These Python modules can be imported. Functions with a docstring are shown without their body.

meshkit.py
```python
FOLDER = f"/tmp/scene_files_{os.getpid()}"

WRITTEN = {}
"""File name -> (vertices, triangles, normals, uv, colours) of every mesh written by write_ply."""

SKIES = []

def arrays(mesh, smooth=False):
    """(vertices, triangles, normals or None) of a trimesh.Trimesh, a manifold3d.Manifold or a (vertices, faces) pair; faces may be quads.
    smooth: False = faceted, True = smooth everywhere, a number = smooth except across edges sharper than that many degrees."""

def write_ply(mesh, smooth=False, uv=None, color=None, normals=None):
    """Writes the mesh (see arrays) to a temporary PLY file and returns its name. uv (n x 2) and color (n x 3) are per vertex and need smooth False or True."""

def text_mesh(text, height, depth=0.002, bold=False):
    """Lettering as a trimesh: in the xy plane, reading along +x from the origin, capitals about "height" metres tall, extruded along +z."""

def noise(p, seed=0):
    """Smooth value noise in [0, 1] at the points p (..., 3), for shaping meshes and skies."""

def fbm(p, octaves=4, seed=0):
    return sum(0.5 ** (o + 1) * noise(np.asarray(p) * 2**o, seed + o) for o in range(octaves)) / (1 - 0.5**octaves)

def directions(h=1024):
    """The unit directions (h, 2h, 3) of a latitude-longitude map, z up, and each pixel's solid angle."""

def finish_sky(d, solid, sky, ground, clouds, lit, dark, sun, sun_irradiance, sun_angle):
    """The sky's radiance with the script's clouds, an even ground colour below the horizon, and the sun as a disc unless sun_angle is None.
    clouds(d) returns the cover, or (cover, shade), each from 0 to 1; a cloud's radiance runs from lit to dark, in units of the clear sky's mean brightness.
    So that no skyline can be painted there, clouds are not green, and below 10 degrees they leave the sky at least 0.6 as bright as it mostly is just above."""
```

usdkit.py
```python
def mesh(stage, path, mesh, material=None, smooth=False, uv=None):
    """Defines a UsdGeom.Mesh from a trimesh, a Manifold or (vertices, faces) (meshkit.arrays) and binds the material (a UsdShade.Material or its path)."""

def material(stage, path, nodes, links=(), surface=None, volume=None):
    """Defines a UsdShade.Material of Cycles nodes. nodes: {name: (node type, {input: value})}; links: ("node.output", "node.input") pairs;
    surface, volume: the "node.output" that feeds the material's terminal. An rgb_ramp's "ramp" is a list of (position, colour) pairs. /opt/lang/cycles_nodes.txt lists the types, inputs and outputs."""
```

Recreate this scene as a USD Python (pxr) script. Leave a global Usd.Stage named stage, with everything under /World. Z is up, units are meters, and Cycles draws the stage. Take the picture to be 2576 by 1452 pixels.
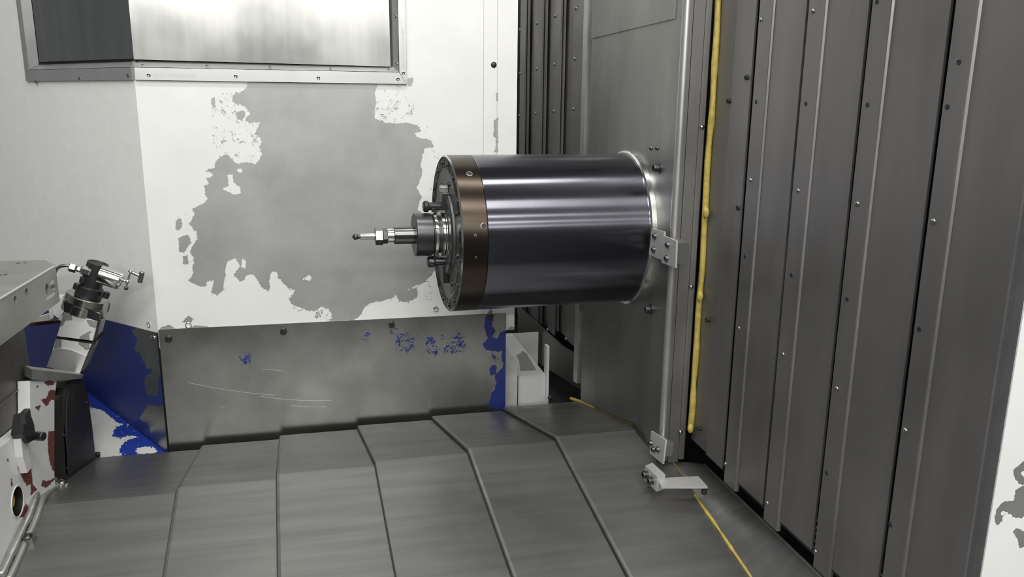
import math, random
import numpy as np
import trimesh
import manifold3d
from shapely.geometry import Polygon, Point
from shapely import contains_xy, distance, points as shp_points
import meshkit, usdkit
from pxr import Usd, UsdGeom, UsdLux, UsdShade, Gf, Sdf, Vt

stage = Usd.Stage.CreateInMemory()
UsdGeom.SetStageUpAxis(stage, UsdGeom.Tokens.z)
UsdGeom.SetStageMetersPerUnit(stage, 1.0)
UsdGeom.Xform.Define(stage, '/World')
UsdGeom.Scope.Define(stage, '/World/Looks')
rng = np.random.default_rng(7)
# ------------------------------------------------------------------ camera, sky, lamps, exposure
# Measurements below are taken from the eye point; H lifts everything so that the machine floor lies just above z = 0.
H = np.array([0.0, 0.0, 1.0])
FPX, PITCH, YAW, ROLL = 2002.26, math.radians(12.968), math.radians(12.949), math.radians(.5906)
EXPOSURE = 0.0
FWD = np.array([math.sin(YAW) * math.cos(PITCH), math.cos(YAW) * math.cos(PITCH), -math.sin(PITCH)])
RGT = np.array([math.cos(YAW), -math.sin(YAW), 0.0])
UPV = np.cross(RGT, FWD)
RGT, UPV = math.cos(ROLL) * RGT + math.sin(ROLL) * UPV, math.cos(ROLL) * UPV - math.sin(ROLL) * RGT
cam = UsdGeom.Camera.Define(stage, '/World/camera')
cam.CreateFocalLengthAttr(36.0 * FPX / 2576)
cam.CreateHorizontalApertureAttr(36.0)
cam.CreateClippingRangeAttr((0.02, 200.0))
cam.CreateExposureAttr(EXPOSURE)
m = np.eye(4)
m[0, :3], m[1, :3], m[2, :3], m[3, :3] = RGT, UPV, -FWD, H
cam.AddTransformOp().Set(Gf.Matrix4d(*m.ravel().tolist()))


def lamp(name, centre, lx, ly, power, tilt=0.0, color=(1.0, 0.99, 0.95)):
    """A lamp panel that shines down (tilt in degrees about x turns it towards +y)."""
    L = UsdLux.RectLight.Define(stage, '/World/' + name)
    L.CreateWidthAttr(lx)
    L.CreateHeightAttr(ly)
    L.CreateIntensityAttr(power)
    L.CreateColorAttr(Gf.Vec3f(*color))
    L.AddTranslateOp().Set(Gf.Vec3d(*(np.array(centre, float) + H).tolist()))
    L.AddRotateXOp().Set(tilt)
    return L


# two lamps in the roof of the machine, and tubes of the workshop beyond the open door
lamp('roof_lamp', (0.10, 1.64, 1.30), 2.0, 0.16, 17.0)
lamp('roof_lamp_002', (0.15, 3.35, 1.05), 0.9, 0.16, 9.0)
lamp('roof_lamp_001', (-0.30, -0.35, 2.10), 2.8, 0.62, 12.0, tilt=35)
lamp('workshop_lamp', (-0.2, -1.60, 1.72), 2.6, 0.12, 38.0, tilt=30)
lamp('workshop_lamp_001', (-0.5, -3.20, 1.72), 3.6, 0.12, 52.0, tilt=40)
lamp('workshop_lamp_002', (-0.8, -5.20, 1.72), 4.6, 0.12, 52.0, tilt=50)
dome = UsdLux.DomeLight.Define(stage, '/World/workshop_air')
dome.CreateIntensityAttr(0.05)
dome.CreateColorAttr(Gf.Vec3f(0.93, 0.97, 1.0))

# ------------------------------------------------------------------ geometry from the measured view
YB = 2.28                                    # back wall
NL = np.array([1.0, 1.0, 0.0]) / math.sqrt(2)  # plane of the wall that turns away at 45 degrees
PL = np.array([-0.478, YB, 0.0])
R0 = 1.75                                    # ridge of the floor
TAN = math.tan(math.radians(12.8))


def ray(x, y):
    return FWD + (x - 1288) / FPX * RGT - (y - 726) / FPX * UPV


def onx(x, y, X):
    d = ray(x, y); return d * (X / d[0])


def ony(x, y, Y):
    d = ray(x, y); return d * (Y / d[1])


def onz(x, y, Z):
    d = ray(x, y); return d * (Z / d[2])


def onp(x, y, P, N):
    d = ray(x, y); return d * (np.dot(P, N) / np.dot(d, N))


def onl(x, y, off=0.0):
    return onp(x, y, PL - NL * off, NL)


def view(P):
    v = np.atleast_2d(P)
    w = v @ FWD
    return np.stack([1288 + FPX * (v @ RGT) / w, 726 - FPX * (v @ UPV) / w], -1)


def tm(v, f):
    return trimesh.Trimesh(np.asarray(v, float), np.asarray(f, int), process=False)


def cat(*ms):
    return trimesh.util.concatenate([x for x in ms if x is not None])


def hull(pts):
    return trimesh.convex.convex_hull(np.asarray(pts, float))


def box(x0, x1, y0, y1, z0, z1, b=0.0):
    if b <= 0:
        return hull([(x, y, z) for x in (x0, x1) for y in (y0, y1) for z in (z0, z1)])
    p = []
    for sx, x in ((1, x0), (-1, x1)):
        for sy, y in ((1, y0), (-1, y1)):
            for sz, z in ((1, z0), (-1, z1)):
                p += [(x, y + sy * b, z + sz * b), (x + sx * b, y, z + sz * b), (x + sx * b, y + sy * b, z)]
    return hull(p)


def frame_of(n, ref=(0, 0, 1)):
    n = np.array(n, float); n /= np.linalg.norm(n)
    a = np.cross(ref, n)
    if np.linalg.norm(a) < 1e-6:
        a = np.cross((1, 0, 0), n)
    a /= np.linalg.norm(a)
    return a, np.cross(n, a), n


def place(mesh, p, n, ref=(0, 0, 1)):
    """moves a mesh built about the local z axis so that z points along n"""
    a, b, c = frame_of(n, ref)
    mesh = mesh.copy()
    mesh.vertices = mesh.vertices @ np.array([a, b, c]) + np.asarray(p, float)
    return mesh


def lathe(profile, n=24, p=(0, 0, 0), axis=(0, 0, 1), phase=0.0, caps=True):
    """profile: (height, radius) pairs from one end of the axis to the other"""
    pr = np.array(profile, float)
    th = np.linspace(0, 2 * math.pi, n, endpoint=False) + phase
    v = np.stack([np.outer(pr[:, 1], np.cos(th)), np.outer(pr[:, 1], np.sin(th)), np.repeat(pr[:, :1], n, 1)], -1).reshape(-1, 3)
    f = []
    for i in range(len(pr) - 1):
        for j in range(n):
            k = (j + 1) % n
            f += [(i * n + j, i * n + k, (i + 1) * n + k), (i * n + j, (i + 1) * n + k, (i + 1) * n + j)]
    for row, flip in ((0, True), (len(pr) - 1, False)):
        if caps and pr[row, 1] > 1e-6:
            c = len(v); v = np.vstack([v, [0, 0, pr[row, 0]]])
            for j in range(n):
                k = (j + 1) % n
                f.append((c, row * n + k, row * n + j) if flip else (c, row * n + j, row * n + k))
    return place(tm(v, f), p, axis)


def cyl(p0, p1, r, n=16, r1=None, b=0.0):
    p0, p1 = np.array(p0, float), np.array(p1, float)
    h = np.linalg.norm(p1 - p0)
    r1 = r if r1 is None else r1
    pr = [(0, max(r - b, 1e-7)), (b, r), (h - b, r1), (h, max(r1 - b, 1e-7))] if b else [(0, r), (h, r1)]
    return lathe(pr, n, p0, p1 - p0)


def tube(path, r, n=10):
    P = np.array(path, float)
    r = np.broadcast_to(r, len(P))
    T = np.gradient(P, axis=0); T /= np.linalg.norm(T, axis=1, keepdims=True)
    a, b, _ = frame_of(T[0])
    v = []
    for i in range(len(P)):
        a = a - T[i] * np.dot(a, T[i]); a /= np.linalg.norm(a)
        b = np.cross(T[i], a)
        for t in np.linspace(0, 2 * math.pi, n, endpoint=False):
            v.append(P[i] + r[i] * (math.cos(t) * a + math.sin(t) * b))
    f = []
    for i in range(len(P) - 1):
        for j in range(n):
            k = (j + 1) % n
            f += [(i * n + j, i * n + k, (i + 1) * n + k), (i * n + j, (i + 1) * n + k, (i + 1) * n + j)]
    c0, c1 = len(v), len(v) + 1
    v += [P[0], P[-1]]
    for j in range(n):
        k = (j + 1) % n
        f += [(c0, k, j), (c1, (len(P) - 1) * n + j, (len(P) - 1) * n + k)]
    return tm(v, f)


def smooth_path(pts, n):
    from scipy.interpolate import CubicSpline
    P = np.array(pts, float)
    t = np.r_[0, np.cumsum(np.linalg.norm(np.diff(P, axis=0), axis=1))]
    return CubicSpline(t, P)(np.linspace(0, t[-1], n))


def prism(poly, axis, a, b):
    """extrudes a 2-D polygon; axis 0: polygon in (y, z), axis 1: in (x, z), axis 2: in (x, y)"""
    g = poly if isinstance(poly, Polygon) else Polygon(poly)
    e = trimesh.creation.extrude_polygon(g, abs(b - a), engine='earcut')
    v = e.vertices
    h = v[:, 2] + min(a, b)
    if axis == 0:
        w = np.stack([h, v[:, 0], v[:, 1]], -1)
    elif axis == 1:
        w = np.stack([v[:, 0], h, v[:, 1]], -1)
    else:
        w = np.stack([v[:, 0], v[:, 1], h], -1)
    e = trimesh.Trimesh(w, e.faces, process=False)
    if axis == 1:
        e.invert()
    return e


def slab(front, thick):
    """a plate: the front outline (3-D points, convex) pushed back by the vector thick"""
    f = np.array(front, float)
    return hull(np.vstack([f, f + np.array(thick, float)]))


def fine(mesh, size):
    v, f = trimesh.remesh.subdivide_to_size(mesh.vertices, mesh.faces, size, max_iter=14)
    q = trimesh.Trimesh(v, f, process=False); q.merge_vertices(); return q


def cut(a, *bs):
    def man(x):
        x = x.copy(); x.merge_vertices()
        return manifold3d.Manifold(manifold3d.Mesh(np.asarray(x.vertices, np.float32), np.asarray(x.faces, np.uint32)))
    A = man(a)
    for b in bs:
        A = A - man(b)
    q = A.to_mesh()
    return tm(q.vert_properties[:, :3], q.tri_verts)


# ------------------------------------------------------------------ prims
used, BASE = {}, {}


def numbered(parent, name):
    k = (parent, name)
    used[k] = used.get(k, -1) + 1
    return name if used[k] == 0 else f'{name}_{used[k]:03d}'


def tag(prim, label=None, category=None, group=None, kind=None):
    for key, val in (('label', label), ('category', category), ('group', group), ('kind', kind)):
        if val:
            prim.SetCustomDataByKey(key, val)


def thing(name, base, label, category=None, kind=None, group=None):
    path = '/World/' + numbered('/World', name)
    x = UsdGeom.Xform.Define(stage, path)
    base = np.array(base, float)
    x.AddTranslateOp().Set(Gf.Vec3d(*(base + H).tolist()))
    tag(x.GetPrim(), label, category, group, kind)
    BASE[path] = base
    return path


def obj(name, mesh, look, parent, smooth=False, label=None, wear=None, kind=None):
    """one Mesh: a part of parent, or a top-level thing when parent is None"""
    up = parent or '/World'
    path = f'{up}/{numbered(up, name)}'
    v = np.asarray(mesh.vertices)
    if parent is None:
        lo, hi = v.min(0), v.max(0)
        base = np.array([(lo[0] + hi[0]) / 2, (lo[1] + hi[1]) / 2, lo[2]])
        shift = base
    else:
        base = shift = BASE[parent]
    BASE[path] = base
    g = trimesh.Trimesh(v - shift, mesh.faces, process=False)
    p = usdkit.mesh(stage, path, g, M[look], smooth=smooth)
    if wear is not None:
        UsdGeom.PrimvarsAPI(p).CreatePrimvar('wear', Sdf.ValueTypeNames.FloatArray, 'vertex').Set(Vt.FloatArray.FromNumpy(np.asarray(wear, np.float32)))
    if parent is None:
        p.AddTranslateOp().Set(Gf.Vec3d(*(base + H).tolist()))
    tag(p.GetPrim(), label, kind=kind)
    return path


# ------------------------------------------------------------------ materials
M = {}


def metal(name, color, rough, metallic=1.0, var=0.18, streak=None, scale=9.0, fine_bump=0.0, coat=0.0, aniso=0.0, rvar=0.25, along='x'):
    """steel: tone and gloss wander in soft clouds; streak = stretch of the grain per axis"""
    n = {'g': ('geometry', {}),
         'm': ('mapping', {'scale': tuple(streak or (1, 1, 1))}),
         'n': ('noise_texture', {'scale': scale, 'detail': 5.0, 'roughness': 0.6}),
         'c': ('noise_texture', {'scale': 4.0, 'detail': 3.0}),
         'r1': ('map_range', {'from_min': .3, 'from_max': .7, 'to_min': 1 - var, 'to_max': 1 + var}),
         'r2': ('map_range', {'from_min': .3, 'from_max': .7, 'to_min': rough * (1 - rvar), 'to_max': rough * (1 + rvar)}),
         'k': ('mix_color', {'blend_type': 'multiply', 'fac': 1.0, 'a': color, 'use_clamp': False}),
         'p': ('principled_bsdf', {'metallic': metallic, 'coat_weight': coat})}
    l = [('g.position', 'm.vector'), ('m.vector', 'n.vector'), ('g.position', 'c.vector'), ('n.fac', 'r1.value'), ('c.fac', 'r2.value'),
         ('r1.result', 'k.b'), ('k.result', 'p.base_color'), ('r2.result', 'p.roughness')]
    if fine_bump:
        n['b'] = ('bump', {'strength': fine_bump, 'distance': .001})
        l += [('n.fac', 'b.height'), ('b.normal', 'p.normal')]
    if aniso:                                # turned along x: the gloss is drawn out along the axis
        n['t'] = ('combine_xyz', {'x': float(along == 'x'), 'y': float(along == 'y'), 'z': 0.0})
        n['p'][1]['anisotropic'] = aniso
        l.append(('t.vector', 'p.tangent'))
    M[name] = usdkit.material(stage, '/World/Looks/' + name, n, l, surface='p.BSDF')


def plain(name, color, rough=0.5, var=0.1, scale=30.0, metallic=0.0, bump=0.0):
    metal(name, color, rough, metallic, var, None, scale, bump)


def painted(name, paint, bare, paint_rough=0.35, bare_rough=0.45, bare_metal=0.7, a1=5.0, s1=70.0, a2=4.0, s2=260.0, streak=(1, 1, 1), paint2=None, bare2=None, speck=0.0):
    """paint over bare metal; the mesh's primvar wear (about millimetres, positive inside a worn place) is frayed by two noises"""
    n = {'w': ('attribute', {'attribute': 'wear'}), 'g': ('geometry', {}),
         'n1': ('noise_texture', {'scale': s1, 'detail': 4.0, 'roughness': .6}), 'n2': ('noise_texture', {'scale': s2, 'detail': 3.0}),
         'm1': ('math', {'math_type': 'multiply_add', 'value2': a1 * 2, 'value3': -a1}),
         'm2': ('math', {'math_type': 'multiply_add', 'value2': a2 * 2, 'value3': -a2}),
         's1': ('math', {'math_type': 'add'}), 's2': ('math', {'math_type': 'add'}),
         'e': ('map_range', {'from_min': -.35, 'from_max': .35, 'clamp': True}),
         'mp': ('mapping', {'scale': tuple(streak)}),
         'n3': ('noise_texture', {'scale': 7.0, 'detail': 5.0, 'roughness': .6}),
         'r3': ('map_range', {'from_min': .3, 'from_max': .7, 'to_min': 0.0, 'to_max': 1.0, 'clamp': True}),
         'pc': ('mix_color', {'a': paint, 'b': paint2 or tuple(.93 * c for c in paint)}),
         'bc': ('mix_color', {'a': bare, 'b': bare2 or tuple(.78 * c for c in bare)}),
         'col': ('mix_color', {}), 'met': ('mix_float', {'a': 0.0, 'b': bare_metal}), 'rou': ('mix_float', {'a': paint_rough, 'b': bare_rough}),
         'bu': ('bump', {'invert': True, 'strength': .5, 'distance': .0012}),
         'p': ('principled_bsdf', {})}
    l = [('g.position', 'n1.vector'), ('g.position', 'n2.vector'), ('n1.fac', 'm1.value1'), ('n2.fac', 'm2.value1'), ('w.fac', 's1.value1'), ('m1.value', 's1.value2'),
         ('s1.value', 's2.value1'), ('m2.value', 's2.value2'), ('s2.value', 'e.value'), ('g.position', 'mp.vector'), ('mp.vector', 'n3.vector'), ('n3.fac', 'r3.value'),
         ('r3.result', 'pc.fac'), ('r3.result', 'bc.fac'), ('pc.result', 'col.a'), ('bc.result', 'col.b'), ('e.result', 'col.fac'), ('e.result', 'met.fac'), ('e.result', 'rou.fac'),
         ('col.result', 'p.base_color'), ('met.result', 'p.metallic'), ('rou.result', 'p.roughness'), ('e.result', 'bu.height'), ('bu.normal', 'p.normal')]
    M[name] = usdkit.material(stage, '/World/Looks/' + name, n, l, surface='p.BSDF')


WHITE = (.73, .73, .715)
painted('white_paint_worn', WHITE, (.40, .40, .40), .38, .50, .55, a1=5.0, a2=4.0)
painted('white_paint_coarse', WHITE, (.38, .38, .37), .35, .5, .4, a1=3.0, a2=1.5)
painted('blue_on_steel', (.012, .024, .155), (.32, .32, .31), .40, .28, .97, a1=5.0, a2=5.0, s2=200, bare2=(.20, .20, .195))
painted('blue_on_white', (.012, .035, .26), (.62, .62, .60), .40, .45, .0, a1=9.0, a2=5.0, s2=160)
painted('red_primer_white', (.87, .87, .86), (.19, .045, .035), .22, .5, .0, a1=4.0, a2=2.5, s1=90, bare2=(.12, .05, .04))
painted('post_paint', (.88, .88, .87), (.30, .30, .30), .35, .5, .3, a1=3.0, a2=1.5)
plain('white_paint', WHITE, .38, .03)
plain('grey_white_paint', (.55, .56, .53), .4, .05)
metal('sheet_steel', (.26, .26, .25), .42, .9, .10, (1, 1, .15), 14)
metal('slat_steel', (.25, .243, .24), .46, .85, .10, (1, 1, .12), 14)
metal('floor_steel', (.192, .192, .186), .37, .70, .16, (.10, 1.6, 1), 22, 0.02)
metal('window_steel', (.41, .41, .40), .25, 1.0, .10, (1.5, 1.5, .06), 16)
metal('aluminium', (.50, .50, .50), .40, .75, .05, (.2, 1, 1), 20)
metal('ground_steel', (.14, .14, .165), .20, 1.0, .10, (.6, 1, 1), 9, rvar=.15, aniso=1.0)
metal('bronze_ring', (.080, .064, .052), .38, 1.0, .25, (.3, 1, 1), 9, aniso=.9)
metal('spindle_face', (.17, .17, .17), .38, 1.0, .2)
metal('tool_steel', (.16, .16, .16), .22, 1.0, .1)
metal('dark_steel', (.10, .10, .105), .34, .9, .2)
metal('bright_steel', (.72, .72, .71), .16, 1.0, .05)
metal('collar_steel', (.50, .49, .45), .22, 1.0, .1)
metal('edge_steel', (.50, .50, .49), .36, .85, .08)
metal('chrome', (.85, .85, .82), .10, 1.0, .03)
metal('pallet_steel', (.40, .41, .375), .45, .75, .12)
metal('plate_steel', (.66, .66, .65), .38, .6, .08)
metal('bolt_steel', (.34, .34, .33), .28, 1.0, .1)
plain('seal_grey', (.060, .057, .060), .5, .1)
plain('black_oxide', (.018, .018, .019), .38, .2)
plain('black_rubber', (.016, .015, .014), .55, .25)
plain('dark_recess', (.03, .03, .033), .6, .1)
plain('brown_grey_paint', (.085, .078, .070), .42, .15)
plain('yellow_seal', (.42, .33, .075), .45, .25, 60)
plain('brown_seal', (.16, .11, .05), .6, .3, 60)
plain('yellow_plug', (.5, .36, .03), .4, .2)
plain('stamp_ink', (.50, .50, .50), .4, .05)
plain('rust', (.06, .018, .014), .6, .3)


def sdf(P, polys, clip=40.0, specks=()):
    """signed distance (view units, about a millimetre on the back wall) to the traced outlines; specks: (outline, bias) lift a region near the threshold"""
    q = view(P)
    pts = shp_points(q)
    out = np.full(len(q), -clip)
    for sgn, poly in polys:
        g = Polygon(poly).buffer(0)
        d = distance(g.boundary, pts)
        s = np.where(contains_xy(g, q[:, 0], q[:, 1]), d, -d)
        out = np.maximum(out, s) if sgn > 0 else np.minimum(out, -s)
    for poly, bias in specks:
        g = Polygon(poly).buffer(0)
        d = distance(g.boundary, pts)
        s = np.where(contains_xy(g, q[:, 0], q[:, 1]), d, -d)
        out = np.maximum(out, np.minimum(bias, s * .35 + bias))
    return np.clip(out, -clip, clip)


def zoomed(pts, ox, oy, s):
    return [(ox + u / s, oy + v / s) for u, v in pts]


# ------------------------------------------------------------------ fasteners
def dome_head(p, n, r, h=None):
    h = h or r * .55
    return lathe([(-.001, r), (h * .35, r * .97), (h * .75, r * .72), (h, r * .3), (h * 1.02, 1e-6)], 14, p, n)


def socket_head(p, n, r, h):
    k = r * .55
    return lathe([(-.002, r), (h * .85, r), (h, r * .88), (h, k), (h * .35, k * .96), (h * .35, 1e-6)], 18, p, n)


def button_socket(p, n, r, h):
    k = r * .42
    return lathe([(-.001, r), (h * .5, r * .93), (h, r * .6), (h, k), (h * .4, k), (h * .4, 1e-6)], 16, p, n)


def hole_ring(p, n, r):
    return lathe([(-.001, r), (.0006, r), (.0008, r * .8), (-.0006, r * .74), (-.0006, 1e-6)], 16, p, n)


def hexa(p, n, r, h, phase=0.0, bore=0.0):
    if bore:
        return lathe([(0, bore), (0, r), (h, r), (h, bore), (0, bore)], 6, p, n, phase)
    return lathe([(0, r * .93), (h * .12, r), (h * .85, r), (h, r * .9)], 6, p, n, phase)


NB = (0, -1, 0)       # out of the back wall
NLO = -NL             # out of the 45 degree wall
NX = (-1, 0, 0)       # out of the right wall
TOP = .85             # walls run up out of the picture
# ------------------------------------------------------------------ back wall
wall_back = thing('wall_back', (0, YB, -1.0), 'white painted back wall of the machine, paint worn through to grey steel in a large patch', 'wall', 'structure')
W = [(640, 25), (600, 60), (540, 95), (535, 120), (560, 135), (610, 150), (635, 190), (600, 225), (640, 240), (690, 235), (680, 270), (660, 300), (690, 320), (700, 350), (690, 380), (705, 410), (690, 440),
     (660, 470), (630, 465), (600, 460), (570, 470), (545, 450), (520, 430), (500, 410), (470, 430), (445, 455), (440, 490), (400, 495), (395, 510), (430, 520), (430, 540), (395, 550), (410, 575), (385, 590),
     (388, 640), (400, 665), (380, 685), (350, 700), (315, 720), (330, 750), (315, 770), (300, 800), (320, 830), (340, 840), (345, 880), (330, 910), (310, 930), (305, 960), (320, 985), (325, 1010), (315, 1040),
     (325, 1070), (295, 1115), (320, 1130), (350, 1140), (390, 1150), (400, 1120), (435, 1115), (430, 1150), (425, 1185), (460, 1195), (490, 1160), (490, 1125), (500, 1080), (495, 1050), (510, 1010), (555, 990),
     (580, 1030), (560, 1060), (545, 1085), (580, 1120), (605, 1110), (620, 1085), (650, 1080), (680, 1120), (700, 1150), (735, 1180), (745, 1150), (740, 1120), (755, 1060), (785, 1070), (790, 1100), (820, 1130),
     (850, 1155), (885, 1165), (870, 1195), (850, 1215), (865, 1240), (890, 1260), (930, 1265), (960, 1280), (990, 1285), (1030, 1260), (1070, 1270), (1090, 1300), (1085, 1340), (1210, 1335), (1250, 1300),
     (1270, 1260), (1300, 1240), (1350, 1230), (1420, 1215), (1450, 1180), (1500, 1170), (1560, 1140), (1600, 1125), (1640, 1085), (1700, 1000), (1700, 850), (1640, 760), (1560, 720), (1585, 650), (1560, 600),
     (1590, 530), (1580, 470), (1590, 430), (1600, 390), (1650, 370), (1640, 340), (1600, 330), (1560, 320), (1545, 290), (1590, 290), (1560, 255), (1500, 240), (1440, 245), (1380, 240), (1330, 215), (1320, 180),
     (1335, 130), (1330, 80), (1340, 40), (1330, 10), (640, 10)]


def Z8(pts):
    return zoomed(pts, 340, 200, 2.2)


wall_worn = [(1, Z8(W)), (-1, Z8([(510, 530), (540, 525), (545, 570), (580, 600), (580, 630), (545, 640), (515, 620), (480, 605), (520, 590)])), (-1, Z8([(565, 500), (585, 495), (597, 510), (580, 518)])),
             (-1, Z8([(918, 1092), (940, 1100), (960, 1085), (984, 1095), (970, 1112), (930, 1112)])), (-1, Z8([(590, 985), (612, 1005), (610, 1050), (590, 1040)])),
             (1, Z8([(225, 780), (255, 770), (262, 800), (245, 842), (225, 830)])), (1, Z8([(240, 880), (290, 858), (312, 900), (272, 960), (245, 950)])), (1, Z8([(262, 980), (292, 970), (292, 1022), (265, 1022)])),
             (1, Z8([(425, 95), (440, 110), (440, 155), (420, 140)])), (1, Z8([(465, 110), (485, 130), (475, 145)])), (1, Z8([(560, 185), (600, 170), (615, 200), (590, 230), (565, 215)])),
             (1, Z8([(110, 1405), (150, 1370), (190, 1358), (222, 1380), (262, 1392), (270, 1376), (330, 1366), (400, 1366), (450, 1384), (900, 1372), (900, 1405)])),
             (1, Z8([(262, 1345), (275, 1322), (296, 1308), (312, 1322), (326, 1332), (312, 1346), (290, 1352)])),
             (1, Z8([(1985, 232), (2008, 212), (2008, 410), (1990, 400), (1998, 330), (1985, 312)])), (1, Z8([(1996, 76), (2008, 72), (2008, 120), (2000, 122)])),
             (1, Z8([(1510, 0), (1530, -10), (1545, 5), (1525, 40), (1508, 38)])), (1, Z8([(1960, 1270), (1985, 1275), (1975, 1300), (1955, 1300)])),
             (1, Z8([(2052, 1400), (2066, 1375), (2078, 1362), (2100, 1372), (2120, 1410)])), (1, Z8([(1440, 1180), (1500, 1168), (1560, 1150), (1560, 1210), (1500, 1235), (1455, 1225)])),
             (1, Z8([(1650, 1262), (1672, 1258), (1676, 1275), (1655, 1280)]))]
wall_specks = [(Z8([(425, 90), (620, 60), (700, 240), (705, 440), (560, 470), (440, 430), (425, 330)]), -1.6), (Z8([(1320, 40), (1480, 30), (1540, 90), (1545, 250), (1330, 225)]), -1.7),
               (Z8([(1460, 230), (1620, 250), (1690, 420), (1640, 700), (1560, 700), (1580, 430), (1540, 300)]), -2.2), (Z8([(230, 740), (330, 740), (330, 1060), (250, 1040)]), -2.4),
               (Z8([(960, 1240), (1100, 1250), (1100, 1340), (1000, 1320)]), -1.2), (Z8([(340, 1130), (640, 1060), (720, 1160), (450, 1220)]), -3.2), (Z8([(1420, 1150), (1640, 1090), (1640, 1230), (1440, 1250)]), -2.0),
               (Z8([(1480, -250), (1800, -250), (1800, 200), (1560, 330), (1480, 60)]), -3.6), (Z8([(620, 20), (900, 20), (900, 50), (620, 60)]), -1.0), (Z8([(850, 1150), (1000, 1290), (880, 1290)]), -1.6)]


def face_grid(x0, x1, z0, z1, y, step, thick):
    """a sheet whose front (towards -y) is a fine grid"""
    nx, nz = max(2, int((x1 - x0) / step)), max(2, int((z1 - z0) / step))
    X, Z = np.meshgrid(np.linspace(x0, x1, nx), np.linspace(z0, z1, nz))
    v = np.stack([X.ravel(), np.full(X.size, y), Z.ravel()], -1)
    i = np.arange(nx * nz).reshape(nz, nx)
    a, b, c, d = i[:-1, :-1].ravel(), i[:-1, 1:].ravel(), i[1:, 1:].ravel(), i[1:, :-1].ravel()
    f = np.vstack([np.stack([a, b, c], -1), np.stack([a, c, d], -1)])
    g = tm(v, f)
    return cat(g, box(x0, x1, y + .0004, y + thick, z0, z1))


XS = [PL[0], ony(1216, 200, YB)[0], ony(1250, 200, YB)[0], ony(1301, 200, YB)[0]]
zlow = ony(1293, 830, YB)[2]
XWIN, ZWIN = ony(1004, 100, YB)[0], ony(600, 176, YB)[2]     # the opening behind the window frame
for i, (x0, x1) in enumerate(zip(XS[:-1], XS[1:])):
    x0 += .0012 if i else 0
    zg = .30 if i else ZWIN
    g = face_grid(x0, x1, zlow, zg, YB, .0035, .003)
    if i == 0:
        g = cat(g, face_grid(XWIN, x1, ZWIN, .30, YB, .0035, .003), box(XWIN, x1, YB, YB + .003, .30, TOP))
    else:
        g = cat(g, box(x0, x1, YB, YB + .003, .30, TOP))
    obj('wall_sheet', g, 'white_paint_worn', wall_back, wear=sdf(g.vertices, wall_worn, specks=wall_specks))
obj('backing', cat(box(PL[0], XS[-1], YB + .024, YB + .04, zlow, TOP), box(PL[0], XS[-1], YB + .003, YB + .024, zlow, ZWIN - .02), box(XWIN + .02, XS[-1], YB + .003, YB + .024, ZWIN - .02, TOP)), 'white_paint', wall_back)
plug = ony(1242, 163, YB)
obj('plug', dome_head(plug, NB, .0085, .004), 'black_rubber', wall_back, smooth=40)
for px_ in ((474, 818), (1096, 777)):
    c = ony(*px_, YB)
    obj('insert_nut', lathe([(-.001, .0085), (.0025, .0085), (.003, .0065), (-.002, .0055), (-.002, 1e-6)], 18, c, NB), 'bright_steel', wall_back, smooth=40)
# kick plate under the wall, blue paint nearly gone
ztop = ony(835, 809, YB - .004)[2]
xr = ony(1272, 900, YB - .004)[0]
g = face_grid(PL[0] + .002, xr, -1.02, ztop, YB - .005, .0045, .005)


def Z7(pts):
    return zoomed(pts, 340, 740, 2.683)


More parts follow.
